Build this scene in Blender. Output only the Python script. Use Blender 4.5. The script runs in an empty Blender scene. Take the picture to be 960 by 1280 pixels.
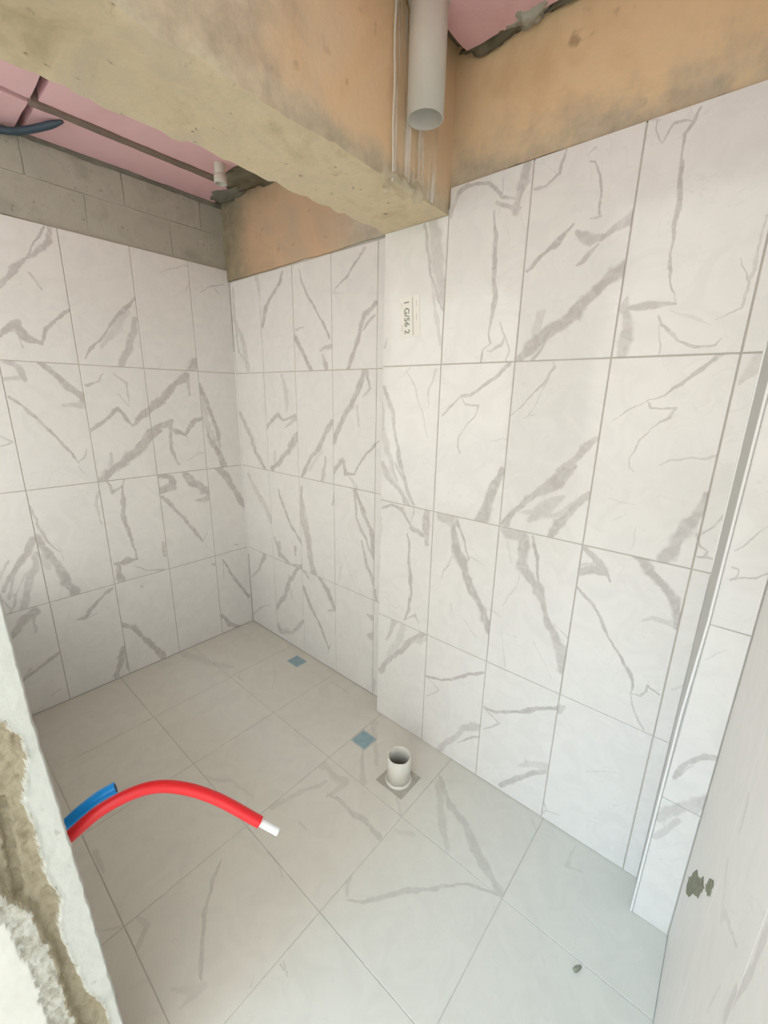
import bpy, bmesh, math, random
from mathutils import Vector, Matrix, noise

random.seed(7)
scene = bpy.context.scene
COL = scene.collection

# ------------------------------------------------------------------ camera
cam_d = bpy.data.cameras.new('camera')
cam = bpy.data.objects.new('camera', cam_d)
COL.objects.link(cam)
cam_d.sensor_fit = 'HORIZONTAL'
cam_d.sensor_width = 36.0
cam_d.lens = 36.0 * 526.06 / 960.0
cam_d.clip_start = 0.01
CF = Vector((-0.62410237, 0.73500014, -0.26508682))
CR = Vector((0.75873954, 0.65111664, 0.01901141))
CU = Vector((-0.18657583, 0.18926679, 0.96403711))
m = Matrix((CR, CU, -CF)).transposed().to_4x4()
m.translation = Vector((2.6161, -1.5598, 1.675))
cam.matrix_world = m
scene.camera = cam

# ------------------------------------------------------------------ daylight
world = bpy.data.worlds.new('world')
scene.world = world
world.use_nodes = True
wn = world.node_tree
bg = wn.nodes['Background']
# bright hazy sky: pale and warm at the horizon, bluer overhead
w_tc = wn.nodes.new('ShaderNodeTexCoord')
w_sp = wn.nodes.new('ShaderNodeSeparateXYZ')
wn.links.new(w_tc.outputs['Generated'], w_sp.inputs[0])
w_rp = wn.nodes.new('ShaderNodeValToRGB')
w_rp.color_ramp.elements[0].position = 0.05
w_rp.color_ramp.elements[0].color = (1.0, 0.95, 0.85, 1)
w_rp.color_ramp.elements[1].position = 0.75
w_rp.color_ramp.elements[1].color = (0.86, 0.95, 1.0, 1)
wn.links.new(w_sp.outputs['Z'], w_rp.inputs[0])
wn.links.new(w_rp.outputs[0], bg.inputs[0])
bg.inputs[1].default_value = 2.3
sun_d = bpy.data.lights.new('sun', 'SUN')
sun = bpy.data.objects.new('sun', sun_d)
COL.objects.link(sun)
sun_d.energy = 0.85
sun_d.angle = math.radians(24)
sun_d.color = (0.30, 0.67, 1.0)
SUN_DIR = Vector((0.20, 1.0, -1.35))       # the way the light travels
sun.rotation_euler = SUN_DIR.to_track_quat('-Z', 'Y').to_euler()

# daylight falls in through the doorway and the window opening: portals only steer the sampling of the sky
def portal(name, x0, x1, z0, z1):
    d = bpy.data.lights.new(name, 'AREA')
    o = bpy.data.objects.new(name, d)
    COL.objects.link(o)
    d.shape = 'RECTANGLE'
    d.size, d.size_y = x1 - x0, z1 - z0
    d.cycles.is_portal = True
    o.location = ((x0 + x1) / 2, -1.70, (z0 + z1) / 2)
    o.rotation_euler = Vector((0, 1, 0)).to_track_quat('-Z', 'Z').to_euler()
WIN = (0.06, 1.30, 0.80, 2.74)
portal('doorway_portal', 1.8, 2.72, 0.0, 2.76)
portal('window_portal', *WIN)

vs = scene.view_settings
vs.view_transform = 'Standard'
vs.look = 'None'
vs.gamma = 1.0
vs.use_curve_mapping = False
vs.exposure = 0.36

VEINS = {
    'L': '0.9|1.113,2.101,0.0375 1.055,2.182,0.0308 0.999,2.242,0.0246;1|0.999,2.242,0.0107 0.945,2.34,0.0125 0.917,2.395,0.0107;0.9|0.999,2.242,0.0212 0.932,2.3,0.0235 0.902,2.335,0.0242 0.897,2.395,0.0242;0.6|0.998,2.188,0.0238 0.969,2.128,0.0253;1|1.147,1.901,0.0295 1.102,1.951,0.0255 1.067,1.967,0.0291 1.062,1.911,0.0353 1.006,1.894,0.0353;1|1.006,1.894,0.0155 0.966,1.957,0.0152 0.861,2.053,0.0152;0.8|1.083,1.953,0.0125 1.074,1.864,0.0125;0.8|1.147,1.791,0.0335 1.114,1.768,0.0291 1.094,1.71,0.0251;0.6|1.169,1.719,0.0232 1.092,1.722,0.0232;1|1.021,1.798,0.0263 0.966,1.752,0.0286 0.921,1.691,0.0285 0.872,1.641,0.0311;0.6|0.879,1.608,0.0332 0.956,1.601,0.0328;1|1.153,1.643,0.0126 1.104,1.589,0.0138 1.047,1.5,0.0155 0.986,1.405,0.0155;1|0.834,1.823,0.0089 0.803,1.876,0.0105 0.718,1.974,0.0128 0.616,2.091,0.0165 0.555,2.158,0.017;0.45|0.604,2.079,0.0427 0.665,2.006,0.0427 0.753,1.894,0.0427;0.8|0.57,2.045,0.0302 0.627,1.905,0.03 0.672,1.808,0.0262;0.8|0.852,1.7,0.0131 0.789,1.722,0.0107 0.759,1.763,0.0107;0.7|0.709,1.765,0.0154 0.665,1.712,0.0138 0.653,1.6,0.0136;1|0.861,1.472,0.0173 0.779,1.532,0.0191 0.722,1.58,0.0258 0.666,1.5,0.0279;1|0.667,1.493,0.0266 0.621,1.528,0.0308 0.496,1.615,0.0368 0.341,1.769,0.0414 0.259,1.864,0.0457;0.5|0.711,1.656,0.0211 0.655,1.586,0.0211;0.8|0.328,1.739,0.0382 0.32,1.662,0.0382;1|0.655,1.374,0.0325 0.574,1.452,0.0381 0.481,1.486,0.0373 0.44,1.508,0.0409;1|0.44,1.508,0.0224 0.453,1.461,0.0257 0.378,1.426,0.025 0.32,1.504,0.0237 0.256,1.526,0.0237;0.8|0.455,1.446,0.0167 0.457,1.359,0.0167;0.5|0.415,2.308,0.0072 0.277,2.371,0.0091 0.246,2.37,0.0091;0.4|0.293,2.223,0.0084 0.244,2.316,0.0089;1|0.248,1.726,0.0243 0.223,1.631,0.0251 0.181,1.516,0.0243 0.154,1.414,0.0257 0.152,1.328,0.0257;0.5|0.245,1.663,0.05 0.235,1.501,0.05 0.213,1.366,0.05;0.8|0.204,2.246,0.0108 0.109,2.292,0.0104 0.037,2.32,0.0109;0.7|0.109,2.285,0.0149 0.069,2.255,0.0149;1|1.029,1.474,0.0169 0.992,1.409,0.0168 0.95,1.333,0.019;0.8|0.95,1.333,0.0099 0.941,1.31,0.0095 0.918,1.337,0.0083 0.899,1.38,0.0088;0.5|0.943,1.295,0.0082 0.907,1.239,0.0082;0.7|1.222,1.458,0.0113 1.186,1.429,0.01 1.228,1.419,0.011;1|0.853,1.201,0.0419 0.784,1.262,0.04 0.675,1.33,0.0456 0.557,1.427,0.05 0.507,1.448,0.05;0.6|0.792,1.349,0.0376 0.8,1.295,0.0428;0.9|0.827,1.197,0.0107 0.808,1.131,0.0119 0.755,1.163,0.0122 0.736,1.193,0.0122;1|0.755,1.163,0.02 0.767,1.067,0.0199 0.761,0.948,0.02 0.745,0.841,0.02 0.733,0.732,0.0222;0.6|0.868,1.14,0.0134 0.891,1.073,0.0142 0.887,0.959,0.0142;1|0.842,0.72,0.0444 0.79,0.722,0.0443 0.734,0.723,0.0443;1|0.827,0.724,0.0403 0.837,0.594,0.0403;0.7|0.757,0.685,0.0108 0.686,0.627,0.0124 0.588,0.606,0.0136;0.8|0.569,0.779,0.0197 0.578,0.697,0.0218;1|0.553,1.193,0.0369 0.49,1.168,0.0382 0.471,1.112,0.0359 0.548,1.098,0.0397;1|0.41,1.202,0.0457 0.355,1.132,0.049 0.296,1.068,0.05 0.26,1.043,0.0496;0.7|0.34,1,0.0391 0.264,1.006,0.0433;1|0.544,1.062,0.023 0.463,0.949,0.0217 0.369,0.806,0.0237 0.33,0.727,0.0227;0.7|0.33,0.727,0.0149 0.296,0.769,0.0149;0.5|0.33,0.718,0.0109 0.279,0.633,0.0109;0.9|0.451,1.446,0.0191 0.454,1.345,0.0201 0.43,1.257,0.0201;0.9|0.443,1.445,0.0202 0.361,1.415,0.0209;0.5|0.375,1.277,0.0101 0.263,1.312,0.0111;1|0.224,1.417,0.0328 0.167,1.304,0.0373 0.126,1.206,0.0343;0.5|0.194,1.433,0.05 0.174,1.341,0.05;1|0.176,1.211,0.0435 0.105,1.087,0.0418 0.002,0.889,0.0452;0.8|0.099,0.648,0.0204 0.078,0.636,0.0204;0.8|1.169,1.117,0.0111 1.151,1.018,0.0117 1.125,0.929,0.0121 1.087,0.865,0.0137;1|1.173,0.949,0.0309 1.248,0.864,0.0268 1.335,0.727,0.0329;1|1.166,0.962,0.032 1.126,0.844,0.035 1.087,0.704,0.0386 1.063,0.605,0.0386;0.45|1.16,0.854,0.05 1.147,0.788,0.05;0.7|1.179,0.875,0.0323 1.24,0.709,0.0372 1.28,0.598,0.0372;0.5|1.082,0.895,0.0124 1.076,0.814,0.0125;0.9|1.343,0.482,0.0381 1.29,0.538,0.041 1.232,0.579,0.041;0.7|1.235,0.564,0.0339 1.25,0.464,0.0391;1|1.331,0.218,0.0165 1.292,0.24,0.0156 1.238,0.28,0.0166 1.178,0.311,0.0166;0.8|1.246,0.072,0.0129 1.199,0.09,0.0129;1|0.889,0.586,0.018 0.97,0.51,0.0196 1.033,0.455,0.0194 1.072,0.459,0.0174;0.6|1.034,0.447,0.0142 0.986,0.445,0.0141;0.7|0.728,0.548,0.0215 0.716,0.538,0.0185;1|0.863,0.338,0.0271 0.806,0.303,0.0271 0.767,0.228,0.0284 0.715,0.113,0.0356 0.656,0.021,0.0388;1|0.875,0.19,0.0353 0.904,0.088,0.0396 0.936,0.017,0.0361;0.9|0.87,0.169,0.0113 0.865,0.027,0.0112;1|0.193,0.557,0.0195 0.159,0.461,0.0189 0.08,0.324,0.0189 0.014,0.209,0.0204;0.6|0.195,0.536,0.0216 0.204,0.432,0.0218;0.8|0.273,0.549,0.0193 0.257,0.542,0.0193;1|0.241,0.137,0.0268 0.183,0.044,0.0294 0.106,-0.001,0.0294;0.7|1.263,0.839,0.0301 1.322,0.677,0.0301',
    'B': '0.6|0.037,2.3,0.0496 0.035,2.118,0.0418 0.119,1.973,0.0488 0.145,1.818,0.0493;0.8|0.035,2.118,0.0237 0.044,1.93,0.0157 0.139,1.866,0.0167;0.5|0.288,2.319,0.0322 0.322,2.262,0.0335;1|0.534,2.313,0.0227 0.454,2.225,0.0216 0.371,2.152,0.0256 0.322,2.06,0.028;0.4|0.474,2.242,0.0462 0.349,2.133,0.0486;1|0.679,2.295,0.0151 0.7,2.241,0.0131 0.776,2.128,0.0131 0.851,2.035,0.0129 0.902,1.956,0.0136;0.6|0.637,2.009,0.0196 0.698,2.019,0.0196;1|0.618,1.985,0.0274 0.683,1.899,0.0264 0.763,1.804,0.0264;0.8|0.831,1.892,0.0276 0.908,1.917,0.0266;0.9|0.853,1.871,0.0362 0.875,1.812,0.0362;1|1.149,2.316,0.0126 1.105,2.275,0.013 1.027,2.221,0.0136 0.957,2.183,0.0136;0.6|0.957,2.187,0.0101 0.943,2.163,0.0071 1.006,2.15,0.0071;1|1.213,2.079,0.0243 1.145,2.035,0.0285 1.12,1.977,0.0285 1.093,1.916,0.0283 1.038,1.807,0.0283;0.9|1.214,2.029,0.0159 1.171,1.99,0.0153 1.133,1.967,0.0147;1|1.161,1.791,0.0311 1.134,1.731,0.0273 1.066,1.634,0.0281 0.992,1.552,0.033 0.921,1.432,0.034;0.9|1.174,1.786,0.0192 1.181,1.712,0.0149 1.135,1.665,0.0162;0.6|1.094,1.625,0.0248 1.108,1.528,0.027;0.5|0.494,1.777,0.0369 0.517,1.688,0.0375 0.518,1.575,0.04;1|0.306,1.469,0.0235 0.439,1.56,0.0248 0.486,1.527,0.0188 0.611,1.55,0.0168;0.8|0.502,1.481,0.0244 0.61,1.533,0.0244;0.8|0.016,1.543,0.0397 0.1,1.443,0.0393 0.181,1.332,0.0407;0.9|0.514,1.375,0.0254 0.624,1.454,0.0254;0.9|0.908,1.542,0.0287 0.85,1.47,0.0314 0.789,1.388,0.0314;0.8|1.205,1.431,0.0102 1.257,1.46,0.0102;1|0.094,1.43,0.0353 0.172,1.304,0.034 0.264,1.203,0.0326;1|0.352,1.214,0.0374 0.464,1.305,0.0373 0.614,1.426,0.0354;0.5|0.385,1.324,0.05 0.38,1.267,0.05;1|0.87,1.482,0.0262 0.801,1.378,0.0247 0.7,1.29,0.0265 0.644,1.21,0.0265;0.4|0.839,1.381,0.05 0.718,1.253,0.05;0.8|0.866,1.347,0.0352 0.825,1.202,0.0344;0.9|0.967,1.488,0.0334 0.931,1.426,0.032;1|0.929,1.279,0.0242 1,1.337,0.0313 1.016,1.266,0.0203 1.084,1.281,0.0203;1|1.084,1.281,0.0165 1.148,1.365,0.0142 1.252,1.464,0.0142;0.5|1.016,1.29,0.0239 1.117,1.183,0.0238;1|1.084,1.19,0.0269 1.134,1.113,0.027 1.199,1.003,0.0262 1.23,0.873,0.0262;0.9|1.075,1.189,0.0174 1.101,1.045,0.0176 1.168,0.933,0.0163 1.231,0.848,0.0172;0.5|1.117,1.147,0.0492 1.183,1.037,0.0492;0.9|1.135,0.925,0.0219 1.186,0.783,0.0226 1.237,0.667,0.0212 1.247,0.59,0.0195;0.8|0.64,1.134,0.0465 0.642,0.952,0.05 0.69,0.833,0.0479 0.705,0.704,0.0495 0.733,0.593,0.05;0.5|0.656,1.025,0.05 0.701,0.85,0.05;1|0.402,1.097,0.024 0.442,1.001,0.0243 0.526,0.869,0.0219 0.622,0.772,0.0219;0.5|0.073,1.141,0.05 0.169,1.03,0.05 0.309,0.869,0.05;0.9|0.337,0.749,0.0386 0.391,0.651,0.0333 0.486,0.605,0.0324;0.8|0.385,0.729,0.05 0.394,0.684,0.05;0.8|0.552,0.739,0.05 0.561,0.688,0.05;0.9|0.485,0.597,0.0252 0.614,0.618,0.0378 0.678,0.56,0.0363;0.9|0.32,0.226,0.0344 0.42,0.365,0.0336 0.503,0.506,0.0296 0.567,0.589,0.0312;0.4|0.48,0.515,0.05 0.494,0.356,0.05;1|0.618,0.479,0.0264 0.723,0.341,0.0253 0.806,0.23,0.024 0.856,0.139,0.024;1|0.776,0.606,0.0394 0.855,0.527,0.04 0.923,0.431,0.04;0.7|0.852,0.397,0.0232 0.923,0.423,0.0211;0.8|0.845,0.101,0.0133 0.878,0.181,0.0137;0.8|0.926,1.14,0.0191 0.907,1.085,0.0207;0.7|0.975,0.723,0.0144 0.971,0.651,0.0144;0.4|0.995,0.811,0.0117 1.102,0.623,0.0117;0.8|1.19,0.494,0.0479 1.215,0.489,0.0471;0.8|1.186,0.372,0.0427 1.217,0.373,0.0427;0.9|0.206,0.602,0.0301 0.139,0.481,0.0245 0.027,0.378,0.0243;0.7|0.006,0.056,0.014 0.105,0.148,0.0126 0.252,0.22,0.0121;0.7|0.322,0.085,0.05 0.372,0.052,0.0295 0.477,0.095,0.0287 0.617,0.236,0.0269;0.4|0.346,0.059,0.05 0.452,0.102,0.05;0.5|1.222,0.032,0.0375 1.247,0.091,0.0342',
    'F': '0.9|1.679,2.377,0.0132 1.721,2.393,0.0128 1.789,2.369,0.0113 1.848,2.317,0.0139 1.91,2.302,0.0168;0.9|1.919,2.409,0.0337 1.92,2.341,0.0423 1.907,2.26,0.0423;0.8|1.826,2.303,0.0301 1.921,2.269,0.0301;0.7|1.843,2.373,0.0095 1.848,2.323,0.0095;1|1.821,2.28,0.0155 1.838,2.186,0.0159 1.849,2.065,0.0162 1.85,1.968,0.0162;0.6|1.679,2.377,0.0143 1.66,2.315,0.0164;0.9|1.542,2.305,0.0132 1.552,2.213,0.0109 1.579,2.117,0.0108 1.615,2.034,0.0103 1.649,1.983,0.0103;0.65|1.578,2.305,0.05 1.595,2.183,0.05 1.622,2.08,0.0381 1.643,2,0.0238;0.5|1.58,2.101,0.0154 1.608,1.971,0.0157 1.647,1.855,0.0157;1|1.817,2.274,0.012 1.841,2.203,0.0152 1.839,2.114,0.0146 1.856,2.006,0.0156 1.847,1.92,0.0154;1|1.847,1.92,0.0074 1.852,1.867,0.008 1.827,1.846,0.0077 1.821,1.807,0.0079;0.8|1.836,1.841,0.0061 1.855,1.833,0.0071 1.883,1.858,0.0076 1.897,1.886,0.0068 1.883,1.939,0.0068;0.8|1.897,1.886,0.0066 1.919,1.841,0.006 1.909,1.808,0.0071;1|1.953,2.079,0.0134 1.999,2.108,0.0127 2.046,2.132,0.0172 2.096,2.183,0.0199;0.9|1.956,1.802,0.0358 1.999,1.844,0.033 2.049,1.869,0.0333 2.096,1.899,0.0406 2.136,1.932,0.0436;0.8|2.019,1.807,0.0123 2.058,1.862,0.0123;0.45|2.021,1.953,0.0322 2.015,1.906,0.0382 2.014,1.85,0.0381;1|1.927,1.8,0.0126 1.877,1.744,0.0152 1.79,1.683,0.0114 1.746,1.677,0.0094 1.664,1.599,0.0087;0.9|1.746,1.677,0.0072 1.773,1.65,0.0068 1.83,1.651,0.0079 1.828,1.627,0.0072 1.77,1.569,0.0072;0.7|1.77,1.569,0.0061 1.743,1.524,0.0069 1.74,1.488,0.0071 1.753,1.458,0.0062;0.8|1.951,1.607,0.0048 2.003,1.667,0.0056 2.051,1.727,0.0082 2.082,1.78,0.0098;0.5|2.01,1.606,0.0054 2.04,1.627,0.0042;0.4|1.87,1.521,0.0068 1.942,1.53,0.0057;0.9|1.357,1.711,0.0178 1.405,1.606,0.0178 1.444,1.412,0.0167 1.492,1.316,0.0194;0.6|1.324,1.682,0.0395 1.355,1.505,0.0372 1.441,1.309,0.0336;0.5|1.473,1.784,0.008 1.529,1.711,0.0078 1.563,1.612,0.0081 1.603,1.504,0.0071;0.5|1.62,1.78,0.0107 1.592,1.712,0.0113 1.591,1.631,0.0113;0.4|1.438,1.748,0.0077 1.496,1.792,0.0077;0.8|1.351,1.915,0.0129 1.346,1.879,0.0127;0.8|1.35,1.372,0.0337 1.394,1.312,0.0339 1.451,1.266,0.0306 1.5,1.204,0.0328;0.8|1.433,1.382,0.0192 1.49,1.304,0.02 1.539,1.216,0.0182;0.35|1.393,1.355,0.041 1.478,1.249,0.0376;1|1.941,1.423,0.0231 1.908,1.328,0.032 1.869,1.208,0.0488;0.9|2.192,1.462,0.0328 2.146,1.4,0.0336 2.071,1.338,0.0289 2.008,1.273,0.0235 1.977,1.212,0.0228;0.5|2.008,1.273,0.022 2.087,1.271,0.0182 2.147,1.325,0.0206;0.9|2.204,1.311,0.0328 2.171,1.262,0.0353 2.146,1.205,0.0353;1|1.958,1.208,0.0112 2.023,1.303,0.0099 2.122,1.396,0.0102 2.168,1.467,0.0087;0.9|1.355,1.16,0.0105 1.398,1.185,0.0121 1.468,1.176,0.0135 1.517,1.124,0.0137 1.538,1.096,0.0137;0.9|1.525,1.098,0.0289 1.577,1.093,0.03 1.617,1.07,0.0317;0.9|1.61,1.197,0.033 1.613,1.134,0.037 1.616,1.048,0.037;0.6|1.525,1.104,0.0102 1.54,1.205,0.0102;1|1.509,1.067,0.0165 1.527,0.98,0.0163 1.542,0.868,0.0174 1.536,0.696,0.0147 1.517,0.627,0.0143;0.7|1.517,0.633,0.0093 1.572,0.673,0.0124 1.594,0.644,0.0124;0.4|1.356,1.114,0.0115 1.338,0.906,0.0114;0.7|1.689,1.187,0.0461 1.763,1.186,0.046;1|1.753,1.174,0.0415 1.761,1.073,0.0411 1.799,1.01,0.0412 1.851,0.92,0.0395 1.901,0.841,0.0385 1.948,0.74,0.0432;1|1.774,1.189,0.0111 1.803,1.104,0.0124 1.826,1.028,0.011;0.6|1.752,1.039,0.0079 1.733,0.97,0.0084 1.701,0.905,0.0084;0.6|1.83,1.039,0.0063 1.895,1.027,0.0065;0.4|1.831,0.749,0.008 1.906,0.666,0.008;0.3|1.757,0.8,0.0182 1.772,0.76,0.0162;0.5|1.911,0.855,0.0066 1.996,0.833,0.0066;0.7|1.98,1.185,0.0406 2.053,1.192,0.0348;0.9|2.054,1.183,0.0397 2.061,1.074,0.0462 2.118,1.006,0.0409 2.165,0.907,0.0409;0.9|2.165,0.907,0.0388 2.22,0.812,0.0434 2.257,0.721,0.05;1|2.084,1.19,0.0118 2.114,1.116,0.0128 2.135,1.011,0.0128;0.5|2.052,1.033,0.006 2.034,0.939,0.0055 2.001,0.877,0.0064;0.6|2.204,0.874,0.0068 2.258,0.838,0.0068;0.3|1.981,1.175,0.022 2.011,1.069,0.0184;0.4|2.136,0.776,0.0068 2.214,0.649,0.006;0.4|2.001,0.783,0.0065 2.033,0.613,0.0058;0.5|2.062,0.766,0.0141 2.072,0.76,0.0141;0.9|1.36,0.261,0.0278 1.437,0.382,0.0264 1.523,0.5,0.0227 1.629,0.609,0.0249;0.5|1.523,0.5,0.05 1.617,0.579,0.05;0.6|1.452,0.602,0.0367 1.403,0.476,0.0392;0.4|1.421,0.388,0.05 1.505,0.584,0.0483;1|1.655,0.38,0.0146 1.735,0.394,0.0125 1.841,0.467,0.0129 1.938,0.544,0.0129;0.7|1.669,0.374,0.0116 1.725,0.337,0.0073 1.661,0.277,0.0073;1|1.964,0.381,0.013 2.019,0.382,0.0135 2.135,0.454,0.014 2.254,0.539,0.0143;0.7|1.965,0.375,0.0091 2.044,0.343,0.0066 1.963,0.269,0.0067;0.7|1.747,-0.002,0.033 1.818,0.114,0.0272 1.873,0.215,0.0298 1.962,0.281,0.0298;1|1.844,0.117,0.0111 1.944,0.22,0.0111;0.9|2.113,2.352,0.0064 2.132,2.347,0.0059 2.156,2.301,0.0062 2.166,2.253,0.0087 2.16,2.201,0.0087;0.6|2.107,2.367,0.004 2.134,2.378,0.004;0.9|1.965,2.306,0.0061 1.999,2.309,0.0065 2.036,2.334,0.0066 2.052,2.39,0.0054;0.5|1.975,2.367,0.003 2.036,2.33,0.0033;1|1.956,2.079,0.011 2.014,2.116,0.0125 2.066,2.158,0.0138 2.098,2.187,0.0151;0.8|2.113,2.163,0.0211 2.147,2.135,0.031 2.176,2.137,0.0384;0.9|2.177,2.129,0.0312 2.217,2.149,0.0315 2.257,2.173,0.0315;0.8|2.172,2.117,0.0141 2.145,2.093,0.0165 2.124,2.082,0.0194;0.6|2.139,2.192,0.0138 2.164,2.194,0.0171;1|1.958,1.809,0.0424 2.025,1.869,0.0437 2.106,1.912,0.037 2.163,1.967,0.0372 2.209,2.012,0.0375 2.256,2.047,0.0375;0.45|2.034,1.95,0.0395 2.023,1.886,0.0395;0.7|2.014,1.807,0.0128 2.061,1.867,0.0112;1|2.376,2.388,0.0046 2.372,2.362,0.0082 2.353,2.329,0.0111 2.349,2.285,0.0106;1|2.349,2.285,0.011 2.349,2.22,0.0149 2.359,2.145,0.0158 2.367,2.081,0.0167;1|2.367,2.081,0.0171 2.37,2.009,0.0086 2.39,1.941,0.0048;0.9|2.367,2.361,0.0041 2.344,2.366,0.0064 2.327,2.363,0.0053 2.319,2.343,0.0063 2.305,2.324,0.0063;0.8|2.305,2.324,0.0041 2.287,2.362,0.0042 2.283,2.386,0.0039;0.5|2.257,2.394,0.0038 2.289,2.384,0.0051;0.9|2.285,1.928,0.0286 2.324,1.935,0.027 2.391,1.934,0.0166;0.7|2.28,1.96,0.0203 2.278,1.925,0.0252;0.9|2.28,1.918,0.0415 2.284,1.867,0.0336 2.282,1.808,0.0336;0.9|2.356,1.904,0.0058 2.367,1.875,0.0072 2.416,1.844,0.0067 2.462,1.824,0.0072 2.514,1.821,0.0073;0.8|2.522,1.84,0.0059 2.514,1.821,0.0074;0.7|2.36,1.876,0.005 2.372,1.804,0.0053;0.35|2.379,1.915,0.0074 2.425,1.897,0.0077 2.492,1.878,0.0077;0.8|2.501,1.89,0.0075 2.54,1.911,0.0053 2.546,1.965,0.0053 2.522,2.023,0.0037;0.6|2.546,1.977,0.0086 2.557,2.034,0.0058 2.554,2.103,0.0059;1|2.53,1.797,0.0144 2.499,1.764,0.0103 2.45,1.722,0.0103 2.408,1.691,0.0074 2.366,1.68,0.0052;0.9|2.366,1.68,0.0047 2.33,1.654,0.004 2.288,1.615,0.0047;0.9|2.366,1.678,0.0056 2.383,1.652,0.0062 2.415,1.649,0.0064 2.444,1.654,0.0056 2.431,1.622,0.0062 2.404,1.599,0.0062;0.8|2.404,1.599,0.0053 2.372,1.56,0.0049 2.35,1.505,0.0045 2.358,1.475,0.0047 2.374,1.461,0.0047;0.6|2.601,1.788,0.0388 2.584,1.749,0.0228 2.57,1.718,0.0074;0.6|2.427,1.498,0.0063 2.45,1.512,0.0058 2.485,1.519,0.007 2.531,1.524,0.0063 2.556,1.537,0.0063;0.4|2.316,1.377,0.005 2.348,1.362,0.0047 2.396,1.363,0.0047;0.4|2.409,1.284,0.0064 2.398,1.215,0.0062;0.9|2.56,1.422,0.0234 2.548,1.361,0.0277 2.524,1.295,0.0356 2.481,1.212,0.0392;0.7|2.563,1.311,0.0049 2.587,1.339,0.0058 2.608,1.376,0.0058;0.9|2.56,1.311,0.0058 2.569,1.275,0.0061 2.583,1.263,0.0056 2.581,1.243,0.007 2.569,1.244,0.007;0.9|2.569,1.244,0.007 2.61,1.245,0.0071;0.9|2.05,1.327,0.0247 2.1,1.372,0.028 2.158,1.45,0.0247 2.253,1.558,0.0218;0.6|2.069,1.246,0.0409 2.108,1.3,0.0447 2.162,1.355,0.0398;0.5|2.111,1.273,0.0168 2.185,1.306,0.0177 2.235,1.359,0.0177;0.8|2.146,1.206,0.0273 2.182,1.269,0.0273 2.249,1.37,0.0234;0.5|2.018,1.61,0.0059 2.083,1.79,0.0063;0.9|2.27,1.19,0.0262 2.299,1.164,0.0202 2.327,1.134,0.023 2.353,1.099,0.0197;0.9|2.261,1.096,0.021 2.3,1.122,0.0219 2.347,1.112,0.0219;0.6|2.262,1.12,0.0087 2.32,1.156,0.0087;1|2.259,1.05,0.0105 2.308,1.007,0.0109 2.351,0.943,0.0144 2.401,0.882,0.0144;1|2.401,0.882,0.0158 2.444,0.811,0.0117 2.477,0.745,0.0088 2.478,0.715,0.0053;0.9|2.478,0.715,0.0091 2.505,0.719,0.0065 2.519,0.747,0.0056 2.515,0.775,0.0081 2.552,0.754,0.0081;0.7|2.478,0.715,0.0055 2.498,0.662,0.0071 2.537,0.611,0.0062;1|2.414,1.2,0.0251 2.455,1.167,0.0295 2.497,1.127,0.0294 2.533,1.077,0.0283 2.559,1.006,0.023;0.55|2.559,1.006,0.0215 2.525,1.002,0.0179 2.489,1.006,0.0171 2.469,0.993,0.0171;0.7|2.26,0.543,0.0364 2.281,0.567,0.0182;0.5|2.143,0.181,0.0277 2.184,0.223,0.0364 2.256,0.253,0.0409;0.9|2.076,0.019,0.0208 2.138,0.122,0.0215 2.249,0.222,0.0215;0.35|2.386,0.315,0.0066 2.435,0.362,0.0072 2.474,0.39,0.0063;0.6|2.256,0.072,0.01 2.271,0.042,0.008 2.252,0.013,0.0069;0.5|2.261,0.034,0.0079 2.322,0.057,0.0083;0.5|2.573,0.796,0.006 2.61,0.825,0.0052 2.626,0.847,0.0063',
    'P': '0.9|2.631,0.59,0.0145 2.665,0.658,0.0141 2.694,0.701,0.0174 2.737,0.726,0.0156;0.6|2.648,0.607,0.0124 2.678,0.657,0.0124;0.7|2.624,0.426,0.0338 2.666,0.501,0.0344 2.728,0.58,0.0299;0.6|2.624,0.339,0.0197 2.676,0.447,0.019 2.719,0.563,0.0173;0.4|2.62,0.454,0.0172 2.643,0.399,0.0172;0.4|2.635,1,0.0057 2.677,1.047,0.0068;0.9|2.631,1.268,0.0057 2.645,1.262,0.0042 2.646,1.242,0.0063 2.634,1.235,0.0056;0.9|2.635,1.233,0.0058 2.687,1.247,0.0062 2.716,1.27,0.0042;0.7|2.634,1.317,0.0048 2.662,1.354,0.0059 2.691,1.396,0.0039',
    'E': '0.5|0.801,1.085,0.0467 0.807,1.041,0.0472;0.6|0.939,0.988,0.0105 1,1.046,0.0101;0.6|1.085,1.172,0.0192 1.084,1.117,0.0173 1.066,1.039,0.0215 1.062,0.988,0.026;0.4|1.001,0.953,0.0166 0.977,0.874,0.0182;0.35|0.788,0.944,0.05 0.874,0.929,0.0182 0.96,1.002,0.0163',
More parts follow.
